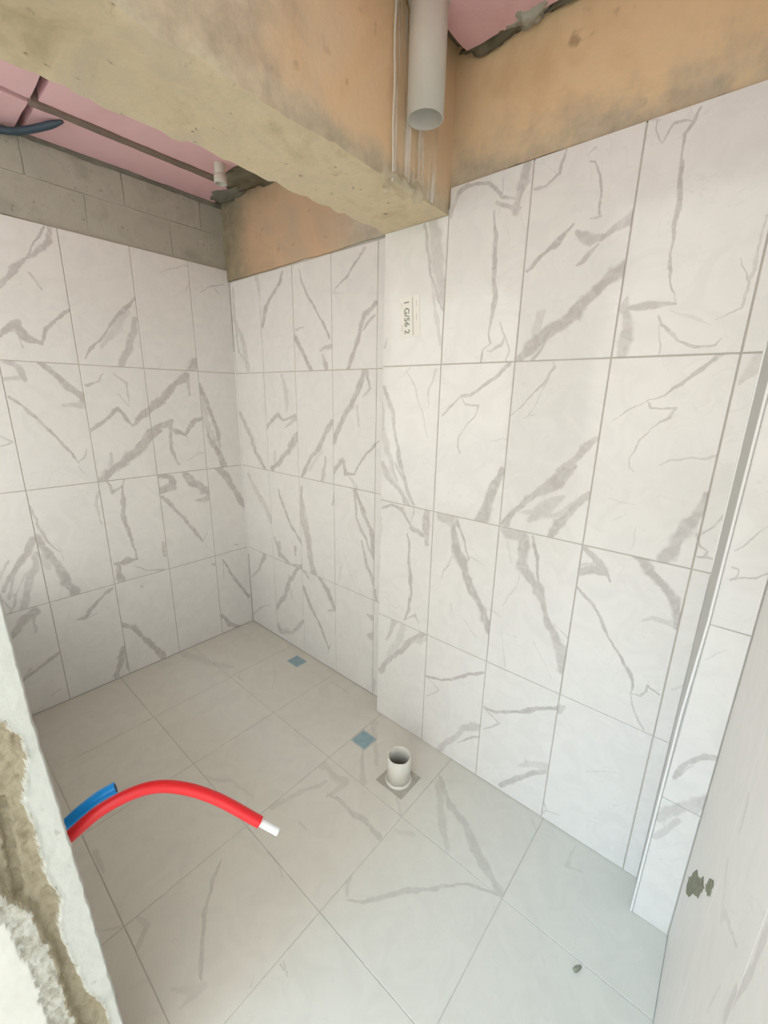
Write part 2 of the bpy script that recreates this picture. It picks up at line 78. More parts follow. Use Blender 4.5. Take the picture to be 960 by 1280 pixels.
    'G': '0.8|1.828,-0.208,0.0223 1.934,-0.304,0.0258 2.025,-0.321,0.0276 2.147,-0.407,0.0314 2.255,-0.458,0.0349;0.6|1.84,-0.226,0.0289 1.908,-0.328,0.0294 2.028,-0.451,0.0265;0.8|1.506,-0.606,0.0221 1.623,-0.593,0.0188 1.808,-0.592,0.0187;0.5|1.379,-0.796,0.0265 1.46,-0.564,0.0311;0.8|1.867,-0.833,0.0115 1.914,-0.8,0.0116 1.98,-0.7,0.0147 2.079,-0.587,0.013 2.157,-0.518,0.0139 2.244,-0.468,0.0126;0.6|1.822,-0.778,0.0233 1.858,-0.824,0.0182;0.4|1.842,-0.529,0.0488 1.902,-0.498,0.0488;0.8|1.832,-1.083,0.0082 1.867,-1.078,0.0082;0.7|1.516,-0.772,0.0094 1.568,-0.771,0.0094;0.5|2.406,-0.096,0.0078 2.395,-0.208,0.0107 2.451,-0.196,0.0107;0.5|2.217,-0.104,0.0091 2.276,-0.167,0.0082;0.8|1.414,-1.053,0.014 1.461,-1.1,0.0136 1.536,-1.16,0.0135 1.609,-1.217,0.0135 1.683,-1.259,0.0114;0.4|1.648,-1.322,0.019 1.698,-1.27,0.0271 1.708,-1.317,0.0219;0.6|1.376,-1.322,0.0176 1.429,-1.316,0.0222 1.459,-1.348,0.0222;0.5|1.34,-1.414,0.0099 1.359,-1.367,0.0082;0.5|1.035,-1.347,0.018 1.147,-1.352,0.0145;0.4|1.03,-0.925,0.0181 1.139,-0.848,0.0182 1.287,-0.828,0.0154;0.8|1.837,-1.072,0.0084 1.873,-1.084,0.0078;0.5|1.777,-1.142,0.0052 1.807,-1.167,0.0052;0.5|1.522,-0.917,0.0054 1.642,-0.928,0.0054;0.6|1.376,-0.52,0.0346 1.464,-0.526,0.0316 1.53,-0.516,0.0353 1.519,-0.618,0.0309;0.8|1.549,-0.591,0.0123 1.632,-0.589,0.0144 1.732,-0.581,0.0122;0.6|1.464,-0.333,0.0371 1.592,-0.461,0.0309;0.5|1.379,-0.162,0.0341 1.573,-0.345,0.0309;0.3|0.974,-0.093,0.0463 1.117,-0.077,0.0423;0.3|0.631,-0.252,0.0209 0.772,-0.36,0.0184;0.5|1.745,-0.417,0.0262 1.819,-0.477,0.0233;0.4|0.016,-0.556,0.05 0.297,-0.467,0.05 0.404,-0.41,0.05;0.5|0.512,-0.426,0.0333 0.561,-0.436,0.034',
}

# ------------------------------------------------------------------ helpers
def obj(name, bm, mats, parent=None, smooth=False):
    me = bpy.data.meshes.new(name)
    bm.normal_update()
    bm.to_mesh(me)
    bm.free()
    for mt in (mats if isinstance(mats, (list, tuple)) else [mats]):
        me.materials.append(mt)
    if smooth:
        for p in me.polygons:
            p.use_smooth = True
    o = bpy.data.objects.new(name, me)
    COL.objects.link(o)
    if parent is not None:
        o.parent = parent
        o.matrix_parent_inverse = parent.matrix_basis.inverted()
    return o

def tag(o, label, cat, group=None):
    o['label'] = label
    o['category'] = cat
    if group:
        o['group'] = group
    return o

def structure(o, label=None):
    o['kind'] = 'structure'
    if label:
        o['label'] = label
    return o

def empty(name, loc):
    o = bpy.data.objects.new(name, None)
    COL.objects.link(o)
    o.location = loc
    o.empty_display_size = 0.05
    return o

def box(bm, lo, hi):
    x0, y0, z0 = lo
    x1, y1, z1 = hi
    v = [bm.verts.new(c) for c in ((x0, y0, z0), (x1, y0, z0), (x1, y1, z0), (x0, y1, z0), (x0, y0, z1), (x1, y0, z1), (x1, y1, z1), (x0, y1, z1))]
    for f in ((0, 3, 2, 1), (4, 5, 6, 7), (0, 1, 5, 4), (1, 2, 6, 5), (2, 3, 7, 6), (3, 0, 4, 7)):
        bm.faces.new([v[i] for i in f])
    return v

def rough_box(lo, hi, step, amp, freq=6.0, seed=0.0, jag=0.0, midx=None):
    """a box of rough concrete: every side a fine grid, pushed about by noise; midx(normal) -> material slot"""
    bm = bmesh.new()
    lo, hi = Vector(lo), Vector(hi)
    n = [max(1, int(round((hi[i] - lo[i]) / step))) for i in range(3)]
    verts = {}
    owner = {}
    def vert(i, j, k):
        key = (i, j, k)
        if key not in verts:
            c = Vector((lo.x + (hi.x - lo.x) * i / n[0], lo.y + (hi.y - lo.y) * j / n[1], lo.z + (hi.z - lo.z) * k / n[2]))
            q = c * freq + Vector((seed, seed * 1.7, -seed))
            d = noise.noise_vector(q) * amp + noise.noise_vector(q * 4.1) * amp * 0.4
            ext = (i in (0, n[0])) + (j in (0, n[1])) + (k in (0, n[2]))
            if jag and ext >= 2:
                mid = (lo + hi) / 2
                pull = max(0.0, noise.noise(c * 17 + Vector((seed, 0, 3)))) * jag
                for a, (t, mx) in enumerate(((i, n[0]), (j, n[1]), (k, n[2]))):
                    if t in (0, mx):
                        d[a] += pull if t == 0 else -pull
            verts[key] = bm.verts.new(c + d)
        return verts[key]
    def side(axis, at):
        a, b = [x for x in range(3) if x != axis]
        for p in range(n[a]):
            for q in range(n[b]):
                c = []
                for dp, dq in ((0, 0), (1, 0), (1, 1), (0, 1)):
                    t = [0, 0, 0]
                    t[axis] = at
                    t[a] = p + dp
                    t[b] = q + dq
                    c.append(vert(*t))
                flip = (axis == 1) != (at == 0)
                if flip:
                    c.reverse()
                f = bm.faces.new(c)
                f.smooth = True
                if midx:
                    nv = [0, 0, 0]
                    nv[axis] = -1 if at == 0 else 1
                    f.material_index = midx(tuple(nv))
    for ax in range(3):
        for at in (0, n[ax]):
            k0 = len(bm.faces)
            side(ax, at)
            bm.faces.ensure_lookup_table()
            for f in bm.faces[k0:]:
                f.tag = False
                owner[f] = (ax, at)
    for e in bm.edges:
        if len(e.link_faces) == 2 and owner[e.link_faces[0]] != owner[e.link_faces[1]]:
            e.smooth = False
    return bm

def tube(bm, pts, r, seg=14, caps=True, r_in=None):
    """round bar along pts; r a number or a list"""
    pts = [Vector(p) for p in pts]
    rr = r if isinstance(r, (list, tuple)) else [r] * len(pts)
    rings = []
    up = Vector((0.13, 0.2, 1)).normalized()
    for i, p in enumerate(pts):
        t = (pts[min(i + 1, len(pts) - 1)] - pts[max(i - 1, 0)]).normalized()
        if abs(t.dot(up)) > 0.98:
            up = Vector((1, 0.1, 0)).normalized()
        a = t.cross(up).normalized()
        b = t.cross(a).normalized()
        rings.append([bm.verts.new(p + (a * math.cos(2 * math.pi * k / seg) + b * math.sin(2 * math.pi * k / seg)) * rr[i]) for k in range(seg)])
    for i in range(len(rings) - 1):
        for k in range(seg):
            f = bm.faces.new((rings[i][k], rings[i][(k + 1) % seg], rings[i + 1][(k + 1) % seg], rings[i + 1][k]))
            f.smooth = True
    if caps:
        bm.faces.new(list(reversed(rings[0])))
        bm.faces.new(rings[-1])
        for ring in (rings[0], rings[-1]):
            for k in range(seg):
                e = bm.edges.get((ring[k], ring[(k + 1) % seg]))
                if e:
                    e.smooth = False
    bmesh.ops.recalc_face_normals(bm, faces=bm.faces[:])
    return rings

def lathe(bm, prof, seg=40, cx=0, cy=0):
    """closed profile of (r, z) turned about the z axis"""
    rings = [[bm.verts.new((cx + r * math.cos(2 * math.pi * k / seg), cy + r * math.sin(2 * math.pi * k / seg), z)) for k in range(seg)] for r, z in prof]
    n = len(rings)
    for i in range(n):
        for k in range(seg):
            f = bm.faces.new((rings[i][k], rings[i][(k + 1) % seg], rings[(i + 1) % n][(k + 1) % seg], rings[(i + 1) % n][k]))
            f.smooth = True
    bmesh.ops.recalc_face_normals(bm, faces=bm.faces[:])

def spline(pts, n=8):
    """Catmull-Rom through pts"""
    P = [Vector(p) for p in pts]
    P = [P[0] * 2 - P[1]] + P + [P[-1] * 2 - P[-2]]
    out = []
    for i in range(1, len(P) - 2):
        for k in range(n):
            t = k / n
            a, b, c, d = P[i - 1], P[i], P[i + 1], P[i + 2]
            out.append(0.5 * ((2 * b) + (c - a) * t + (2 * a - 5 * b + 4 * c - d) * t * t + (3 * b - a - 3 * c + d) * t ** 3))
    out.append(P[-2])
    return out

def interp(tab, x):
    if x <= tab[0][0]:
        return tab[0][1]
    for (a, b), (c, d) in zip(tab, tab[1:]):
        if x <= c:
            return b + (d - b) * (x - a) / (c - a)
    return tab[-1][1]

# ------------------------------------------------------------------ materials
def mat(name, col, rough=0.6, spec=0.5, metal=0.0):
    mt = bpy.data.materials.new(name)
    mt.use_nodes = True
    b = mt.node_tree.nodes['Principled BSDF']
    b.inputs['Base Color'].default_value = (*col, 1)
    b.inputs['Roughness'].default_value = rough
    b.inputs['Specular IOR Level'].default_value = spec
    b.inputs['Metallic'].default_value = metal
    return mt

def nd(nt, kind, **kw):
    n = nt.nodes.new(kind)
    for k, v in kw.items():
        if k == 'ins':
            for a, b in v.items():
                n.inputs[a].default_value = b
        else:
            setattr(n, k, v)
    return n

def rough_mat(name, cols, scale=4.0, detail=6.0, rough=0.9, bump=0.3, bump_scale=40.0, pits=0.0, stops=None, distance=0.004):
    """mottled mineral surface: noise through a ramp of colours, fine relief, and darker pits"""
    mt = bpy.data.materials.new(name)
    mt.use_nodes = True
    nt = mt.node_tree
    b = nt.nodes['Principled BSDF']
    tc = nd(nt, 'ShaderNodeNewGeometry')
    n1 = nd(nt, 'ShaderNodeTexNoise', ins={'Scale': scale, 'Detail': detail, 'Roughness': 0.62, 'Distortion': 0.6})
    nt.links.new(tc.outputs['Position'], n1.inputs['Vector'])
    rp = nd(nt, 'ShaderNodeValToRGB')
    e = rp.color_ramp.elements
    stops = stops or [0.32 + 0.36 * i / max(1, len(cols) - 1) for i in range(len(cols))]
    while len(e) < len(cols):
        e.new(0.5)
    for i, c in enumerate(cols):
        e[i].position = stops[i]
        e[i].color = (*c, 1)
    nt.links.new(n1.outputs['Fac'], rp.inputs['Fac'])
    out = rp.outputs['Color']
    if pits:
        vo = nd(nt, 'ShaderNodeTexNoise', ins={'Scale': scale * 6.5, 'Detail': 3.0, 'Roughness': 0.5})
        nt.links.new(tc.outputs['Position'], vo.inputs['Vector'])
        mr = nd(nt, 'ShaderNodeMapRange', ins={'From Min': 0.66, 'From Max': 0.74, 'To Min': 0.0, 'To Max': pits})
        nt.links.new(vo.outputs['Fac'], mr.inputs['Value'])
        mx = nd(nt, 'ShaderNodeMix', data_type='RGBA', blend_type='MULTIPLY')
        nt.links.new(mr.outputs['Result'], mx.inputs['Factor'])
        nt.links.new(out, mx.inputs['A'])
        mx.inputs['B'].default_value = (0.35, 0.31, 0.26, 1)
        out = mx.outputs['Result']
    nt.links.new(out, b.inputs['Base Color'])
    b.inputs['Roughness'].default_value = rough
    b.inputs['Specular IOR Level'].default_value = 0.25
    n2 = nd(nt, 'ShaderNodeTexNoise', ins={'Scale': bump_scale, 'Detail': 5.0, 'Roughness': 0.65})
    nt.links.new(tc.outputs['Position'], n2.inputs['Vector'])
    bp = nd(nt, 'ShaderNodeBump', ins={'Strength': bump, 'Distance': distance})
    nt.links.new(n2.outputs['Fac'], bp.inputs['Height'])
    nt.links.new(bp.outputs['Normal'], b.inputs['Normal'])
    return mt

# one vein stroke of the marble print: distance to the stroke A..A+D, half widths W0..W1
def vein_group():
    g = bpy.data.node_groups.new('vein_stroke', 'ShaderNodeTree')
    I = g.interface
    for n, t in (('P', 'NodeSocketVector'), ('A', 'NodeSocketVector'), ('D', 'NodeSocketVector'), ('N', 'NodeSocketVector'),
                 ('W0', 'NodeSocketFloat'), ('DW', 'NodeSocketFloat'), ('K', 'NodeSocketFloat'), ('S', 'NodeSocketFloat'), ('Prev', 'NodeSocketFloat')):
        I.new_socket(n, in_out='INPUT', socket_type=t)
    I.new_socket('Out', in_out='OUTPUT', socket_type='NodeSocketFloat')
    gi = g.nodes.new('NodeGroupInput')
    go = g.nodes.new('NodeGroupOutput')
    L = g.links.new
    pa = nd(g, 'ShaderNodeVectorMath', operation='SUBTRACT')
    L(gi.outputs['P'], pa.inputs[0]); L(gi.outputs['A'], pa.inputs[1])
    dt = nd(g, 'ShaderNodeVectorMath', operation='DOT_PRODUCT')
    L(pa.outputs['Vector'], dt.inputs[0]); L(gi.outputs['N'], dt.inputs[1])
    cl = nd(g, 'ShaderNodeClamp')
    L(dt.outputs['Value'], cl.inputs['Value'])
    sc = nd(g, 'ShaderNodeVectorMath', operation='SCALE')
    L(gi.outputs['D'], sc.inputs[0]); L(cl.outputs['Result'], sc.inputs['Scale'])
    ds = nd(g, 'ShaderNodeVectorMath', operation='DISTANCE')
    L(pa.outputs['Vector'], ds.inputs[0]); L(sc.outputs['Vector'], ds.inputs[1])
    w = nd(g, 'ShaderNodeMath', operation='MULTIPLY_ADD')
    L(cl.outputs['Result'], w.inputs[0]); L(gi.outputs['DW'], w.inputs[1]); L(gi.outputs['W0'], w.inputs[2])
    dv = nd(g, 'ShaderNodeMath', operation='DIVIDE')
    L(ds.outputs['Value'], dv.inputs[0]); L(w.outputs['Value'], dv.inputs[1])
    dk = nd(g, 'ShaderNodeMath', operation='MULTIPLY')
    L(dv.outputs['Value'], dk.inputs[0]); L(gi.outputs['K'], dk.inputs[1])
    mr = nd(g, 'ShaderNodeMapRange', interpolation_type='SMOOTHSTEP', ins={'From Min': 1.3, 'From Max': 0.6, 'To Min': 0.0})
    L(dk.outputs['Value'], mr.inputs['Value']); L(gi.outputs['S'], mr.inputs['To Max'])
    mx = nd(g, 'ShaderNodeMath', operation='MAXIMUM')
    L(mr.outputs['Result'], mx.inputs[0]); L(gi.outputs['Prev'], mx.inputs[1])
    L(mx.outputs['Value'], go.inputs['Out'])
    return g

VG = vein_group()
STROKES = {}
for pl, s in VEINS.items():
    L = []
    for item in s.split(';'):
        st, pts = item.split('|')
        P = [tuple(float(c) for c in q.split(',')) for q in pts.split()]
        for k, (a, b) in enumerate(zip(P, P[1:])):
            L.append((float(st), a, b, k == 0, k == len(P) - 2))
    STROKES[pl] = L

TILE_N = [0]
def marble(plane, rect, base, vein, rough, warp=0.006, generic=0):
    """white marble print for the one tile that covers rect on its wall"""
    u0, v0, u1, v1 = rect
    i = TILE_N[0]
    TILE_N[0] += 1
    mt = bpy.data.materials.new('marble_tile')
    mt.use_nodes = True
    nt = mt.node_tree
    b = nt.nodes['Principled BSDF']
    uv = nd(nt, 'ShaderNodeUVMap')
    uv.uv_map = 'wall'
    nz = nd(nt, 'ShaderNodeTexNoise', noise_dimensions='2D', ins={'Scale': 26.0, 'Detail': 3.0, 'Roughness': 0.6})
    nt.links.new(uv.outputs['UV'], nz.inputs['Vector'])
    sb = nd(nt, 'ShaderNodeVectorMath', operation='SUBTRACT')
    sb.inputs[1].default_value = (0.5, 0.5, 0.5)
    nt.links.new(nz.outputs['Color'], sb.inputs[0])
    sc = nd(nt, 'ShaderNodeVectorMath', operation='MULTIPLY')
    sc.inputs[1].default_value = (warp * 2, warp * 2, 0)
    nt.links.new(sb.outputs['Vector'], sc.inputs[0])
    ad = nd(nt, 'ShaderNodeVectorMath', operation='ADD')
    nt.links.new(uv.outputs['UV'], ad.inputs[0])
    nt.links.new(sc.outputs['Vector'], ad.inputs[1])
    # a second, slow warp bends the strokes; a third noise swells and thins them
    nw = nd(nt, 'ShaderNodeTexNoise', noise_dimensions='2D', ins={'Scale': 7.0, 'Detail': 1.0})
    nt.links.new(uv.outputs['UV'], nw.inputs['Vector'])
    ws = nd(nt, 'ShaderNodeVectorMath', operation='MULTIPLY_ADD')
    ws.inputs[1].default_value = (0.034, 0.034, 0)
    ws.inputs[2].default_value = (-0.017, -0.017, 0)
    nt.links.new(nw.outputs['Color'], ws.inputs[0])
    a2 = nd(nt, 'ShaderNodeVectorMath', operation='ADD')
    nt.links.new(ad.outputs['Vector'], a2.inputs[0])
    nt.links.new(ws.outputs['Vector'], a2.inputs[1])
    ad = a2
    nk = nd(nt, 'ShaderNodeTexNoise', noise_dimensions='2D', ins={'Scale': 17.0, 'Detail': 2.0})
    nt.links.new(uv.outputs['UV'], nk.inputs['Vector'])
    kk = nd(nt, 'ShaderNodeMapRange', ins={'From Min': 0.3, 'From Max': 0.7, 'To Min': 0.75, 'To Max': 1.4})
    nt.links.new(nk.outputs['Fac'], kk.inputs['Value'])
    prev = None
    strokes = []
    for s, a, c, head, tail in STROKES[plane]:
        w = max(a[2], c[2]) * 0.7
        # keep only the strokes whose middle lies on this tile: the print ends at the tile's edge
        mu, mv = (a[0] + c[0]) / 2, (a[1] + c[1]) / 2
        if u0 - 0.004 <= mu <= u1 + 0.004 and v0 - 0.004 <= mv <= v1 + 0.004:
            # a stroke that ends inside the tile runs out thin; one that meets the tile's edge is cut off there
            inside = lambda q: min(q[0] - u0, u1 - q[0], q[1] - v0, v1 - q[1]) > 0.022
            if head and inside(a):
                a = (a[0], a[1], a[2] * 0.45)
            if tail and inside(c):
                c = (c[0], c[1], c[2] * 0.45)
            strokes.append((s, a, c))
    rnd = random.Random(100 + i)
    for k in range(generic):
        cx, cy = rnd.uniform(u0, u1), rnd.uniform(v0, v1)
        an = rnd.uniform(0.6, 1.3) * rnd.choice((1, 1, -1))
        for q in range(4):
            nx, ny = cx + math.cos(an) * 0.07, cy + math.sin(an) * 0.07
            w = rnd.uniform(0.003, 0.016)
            strokes.append((rnd.uniform(0.4, 0.8), (cx, cy, w), (nx, ny, w)))
            cx, cy = nx, ny
            an += rnd.uniform(-0.5, 0.5)
    for s, a, c in strokes:
        g = nt.nodes.new('ShaderNodeGroup')
        g.node_tree = VG
        dx, dy = c[0] - a[0], c[1] - a[1]
        l2 = dx * dx + dy * dy + 1e-9
        nt.links.new(ad.outputs['Vector'], g.inputs['P'])
        nt.links.new(kk.outputs['Result'], g.inputs['K'])
        g.inputs['A'].default_value = (a[0], a[1], 0)
        g.inputs['D'].default_value = (dx, dy, 0)
        g.inputs['N'].default_value = (dx / l2, dy / l2, 0)
        g.inputs['W0'].default_value = a[2] * 0.55
        g.inputs['DW'].default_value = (c[2] - a[2]) * 0.55
        g.inputs['S'].default_value = s
        if prev:
            nt.links.new(prev, g.inputs['Prev'])
        prev = g.outputs['Out']
    # the print's own unevenness
    n2 = nd(nt, 'ShaderNodeTexNoise', noise_dimensions='2D', ins={'Scale': 9.0, 'Detail': 5.0, 'Roughness': 0.6, 'Distortion': 1.2})
    nt.links.new(uv.outputs['UV'], n2.inputs['Vector'])
    cb = nd(nt, 'ShaderNodeMix', data_type='RGBA')
    cb.inputs['A'].default_value = (*[c * 0.955 for c in base], 1)
    cb.inputs['B'].default_value = (*base, 1)
    mr = nd(nt, 'ShaderNodeMapRange', ins={'From Min': 0.35, 'From Max': 0.6})
    nt.links.new(n2.outputs['Fac'], mr.inputs['Value'])
    nt.links.new(mr.outputs['Result'], cb.inputs['Factor'])
    col = cb.outputs['Result']
    nh = nd(nt, 'ShaderNodeTexNoise', noise_dimensions='3D', ins={'Scale': 4.5, 'Detail': 4.0, 'Roughness': 0.6, 'Distortion': 0.8})
    oh = nd(nt, 'ShaderNodeVectorMath', operation='ADD')
    oh.inputs[1].default_value = (0, 0, i * 1.37)
    nt.links.new(uv.outputs['UV'], oh.inputs[0])
    nt.links.new(oh.outputs['Vector'], nh.inputs['Vector'])
    h1 = nd(nt, 'ShaderNodeMath', operation='SUBTRACT')
    h1.inputs[1].default_value = 0.5
    nt.links.new(nh.outputs['Fac'], h1.inputs[0])
    h2 = nd(nt, 'ShaderNodeMath', operation='ABSOLUTE')
    nt.links.new(h1.outputs['Value'], h2.inputs[0])
    h3 = nd(nt, 'ShaderNodeMapRange', ins={'From Min': 0.0, 'From Max': 0.007, 'To Min': 0.22, 'To Max': 0.0})
    nt.links.new(h2.outputs['Value'], h3.inputs['Value'])
    h4 = nd(nt, 'ShaderNodeMath', operation='MULTIPLY')
    nt.links.new(h3.outputs['Result'], h4.inputs[0])
    nt.links.new(mr.outputs['Result'], h4.inputs[1])
    hm = nd(nt, 'ShaderNodeMix', data_type='RGBA')
    nt.links.new(h4.outputs['Value'], hm.inputs['Factor'])
    nt.links.new(col, hm.inputs['A'])
    hm.inputs['B'].default_value = (*vein, 1)
    col = hm.outputs['Result']
    if prev:
        n3 = nd(nt, 'ShaderNodeTexNoise', noise_dimensions='2D', ins={'Scale': 24.0, 'Detail': 5.0, 'Roughness': 0.7, 'Distortion': 0.8})
        nt.links.new(uv.outputs['UV'], n3.inputs['Vector'])
        m3 = nd(nt, 'ShaderNodeMapRange', ins={'From Min': 0.36, 'From Max': 0.58, 'To Min': 0.6, 'To Max': 1.0})
        nt.links.new(n3.outputs['Fac'], m3.inputs['Value'])
        mu = nd(nt, 'ShaderNodeMath', operation='MULTIPLY')
        nt.links.new(prev, mu.inputs[0])
        nt.links.new(m3.outputs['Result'], mu.inputs[1])
        cm = nd(nt, 'ShaderNodeMix', data_type='RGBA')
        nt.links.new(mu.outputs['Value'], cm.inputs['Factor'])
        nt.links.new(col, cm.inputs['A'])
        cm.inputs['B'].default_value = (*vein, 1)
        col = cm.outputs['Result']
    nt.links.new(col, b.inputs['Base Color'])
    b.inputs['Roughness'].default_value = rough
    b.inputs['Specular IOR Level'].default_value = 0.4
    # the faint orange peel of a fired glaze
    n4 = nd(nt, 'ShaderNodeTexNoise', noise_dimensions='2D', ins={'Scale': 5.0, 'Detail': 1.0})
    nt.links.new(uv.outputs['UV'], n4.inputs['Vector'])
    bp = nd(nt, 'ShaderNodeBump', ins={'Strength': 0.25, 'Distance': 0.004})
    nt.links.new(n4.outputs['Fac'], bp.inputs['Height'])
    nt.links.new(bp.outputs['Normal'], b.inputs['Normal'])
    return mt

WHITE = (0.83, 0.81, 0.785)
VEIN = (0.55, 0.52, 0.50)
FLOORC = (0.73, 0.70, 0.62)
FVEIN = (0.55, 0.52, 0.46)
M = {}
M['grout'] = rough_mat('wall_grout', [(0.50, 0.47, 0.42), (0.58, 0.55, 0.50)], scale=12, bump=0.1)
M['floor_grout'] = rough_mat('floor_grout', [(0.55, 0.53, 0.47), (0.63, 0.60, 0.54)], scale=12, bump=0.2)
M['beam_face'] = rough_mat('formed_concrete', [(0.72, 0.51, 0.29), (0.82, 0.61, 0.37), (0.78, 0.61, 0.39), (0.68, 0.55, 0.37)], scale=1.7, bump=0.25, bump_scale=60, pits=0.6)
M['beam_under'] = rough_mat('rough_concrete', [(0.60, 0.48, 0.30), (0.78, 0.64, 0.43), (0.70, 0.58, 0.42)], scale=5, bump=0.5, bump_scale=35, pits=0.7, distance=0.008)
M['beam_grey'] = rough_mat('grey_concrete', [(0.36, 0.34, 0.27), (0.50, 0.46, 0.36), (0.42, 0.40, 0.33)], scale=5, bump=0.7, bump_scale=30, pits=1.0, distance=0.01)
M['beam_back'] = rough_mat('brown_concrete', [(0.50, 0.36, 0.24), (0.62, 0.43, 0.28), (0.50, 0.40, 0.29)], scale=2.2, bump=0.25, bump_scale=60, pits=0.5)
M['block'] = rough_mat('concrete_block', [(0.38, 0.365, 0.31), (0.48, 0.46, 0.39), (0.43, 0.41, 0.35)], scale=6, bump=0.5, bump_scale=70, pits=0.5)
M['mortar'] = rough_mat('dark_mortar', [(0.16, 0.15, 0.12), (0.28, 0.27, 0.22)], scale=9, bump=0.5, bump_scale=60)
M['pink'] = rough_mat('pink_foam', [(0.80, 0.48, 0.50), (0.86, 0.54, 0.56), (0.83, 0.52, 0.54)], scale=3, bump=0.15, bump_scale=90, rough=0.75)
M['slab'] = rough_mat('dark_slab', [(0.14, 0.12, 0.08), (0.26, 0.23, 0.16)], scale=6, bump=0.5, bump_scale=40)  # dark tone holds the shade of unlit concrete and ceiling gaps
M['plaster'] = rough_mat('skim_plaster', [(0.52, 0.535, 0.49), (0.60, 0.61, 0.565), (0.56, 0.57, 0.53)], scale=9, bump=0.4, bump_scale=60, pits=0.35)
M['cavity'] = rough_mat('broken_mortar', [(0.27, 0.235, 0.16), (0.40, 0.35, 0.25), (0.34, 0.30, 0.21)], scale=22, bump=0.8, bump_scale=90, pits=0.4, distance=0.006)
M['crumb'] = rough_mat('crumbled_plaster', [(0.36, 0.33, 0.26), (0.54, 0.53, 0.46), (0.62, 0.61, 0.55)], scale=40, bump=0.8, bump_scale=120, distance=0.006)
M['cream'] = rough_mat('cream_plaster', [(0.66, 0.655, 0.60), (0.70, 0.695, 0.64)], scale=6, bump=0.1, bump_scale=60)
M['ground'] = rough_mat('outside_concrete', [(0.48, 0.46, 0.42), (0.56, 0.54, 0.50)], scale=1.5, bump=0.2)
M['pvc'] = rough_mat('grey_pvc', [(0.62, 0.59, 0.52), (0.67, 0.64, 0.57)], scale=7, bump=0.05, rough=0.45)
M['pvc_white'] = rough_mat('white_pvc', [(0.76, 0.74, 0.66), (0.82, 0.80, 0.73)], scale=20, bump=0.05, rough=0.4)
M['white_trim'] = mat('white_profile', (0.93, 0.93, 0.92), 0.25)
M['grey_trim'] = mat('grey_profile', (0.52, 0.52, 0.50), 0.35)
M['red'] = mat('red_sleeve', (0.72, 0.012, 0.018), 0.38)
M['blue'] = mat('blue_sleeve', (0.0, 0.34, 0.92), 0.38)
M['pex'] = mat('white_pipe', (0.85, 0.84, 0.82), 0.35)
M['hole'] = mat('dark_bore', (0.02, 0.05, 0.12), 0.8)
M['steel_film'] = rough_mat('film_covered_steel', [(0.26, 0.38, 0.42), (0.34, 0.46, 0.49)], scale=30, bump=0.1, rough=0.3)
M['steel'] = rough_mat('drain_rim', [(0.42, 0.50, 0.52), (0.48, 0.55, 0.56)], scale=30, bump=0.05, rough=0.3)
M['paper'] = mat('paper', (0.90, 0.88, 0.82), 0.7)
M['ink'] = mat('ink', (0.26, 0.24, 0.21), 0.8)
M['ink_pale'] = mat('pale_ink', (0.52, 0.49, 0.44), 0.8)
M['cable'] = mat('dark_blue_sheath', (0.035, 0.06, 0.085), 0.5)
M['rib'] = rough_mat('dark_rib', [(0.20, 0.15, 0.12), (0.28, 0.21, 0.17)], scale=12, bump=0.3)
M['chip'] = rough_mat('grey_crumb', [(0.16, 0.17, 0.12), (0.34, 0.35, 0.27)], scale=60, bump=0.5)

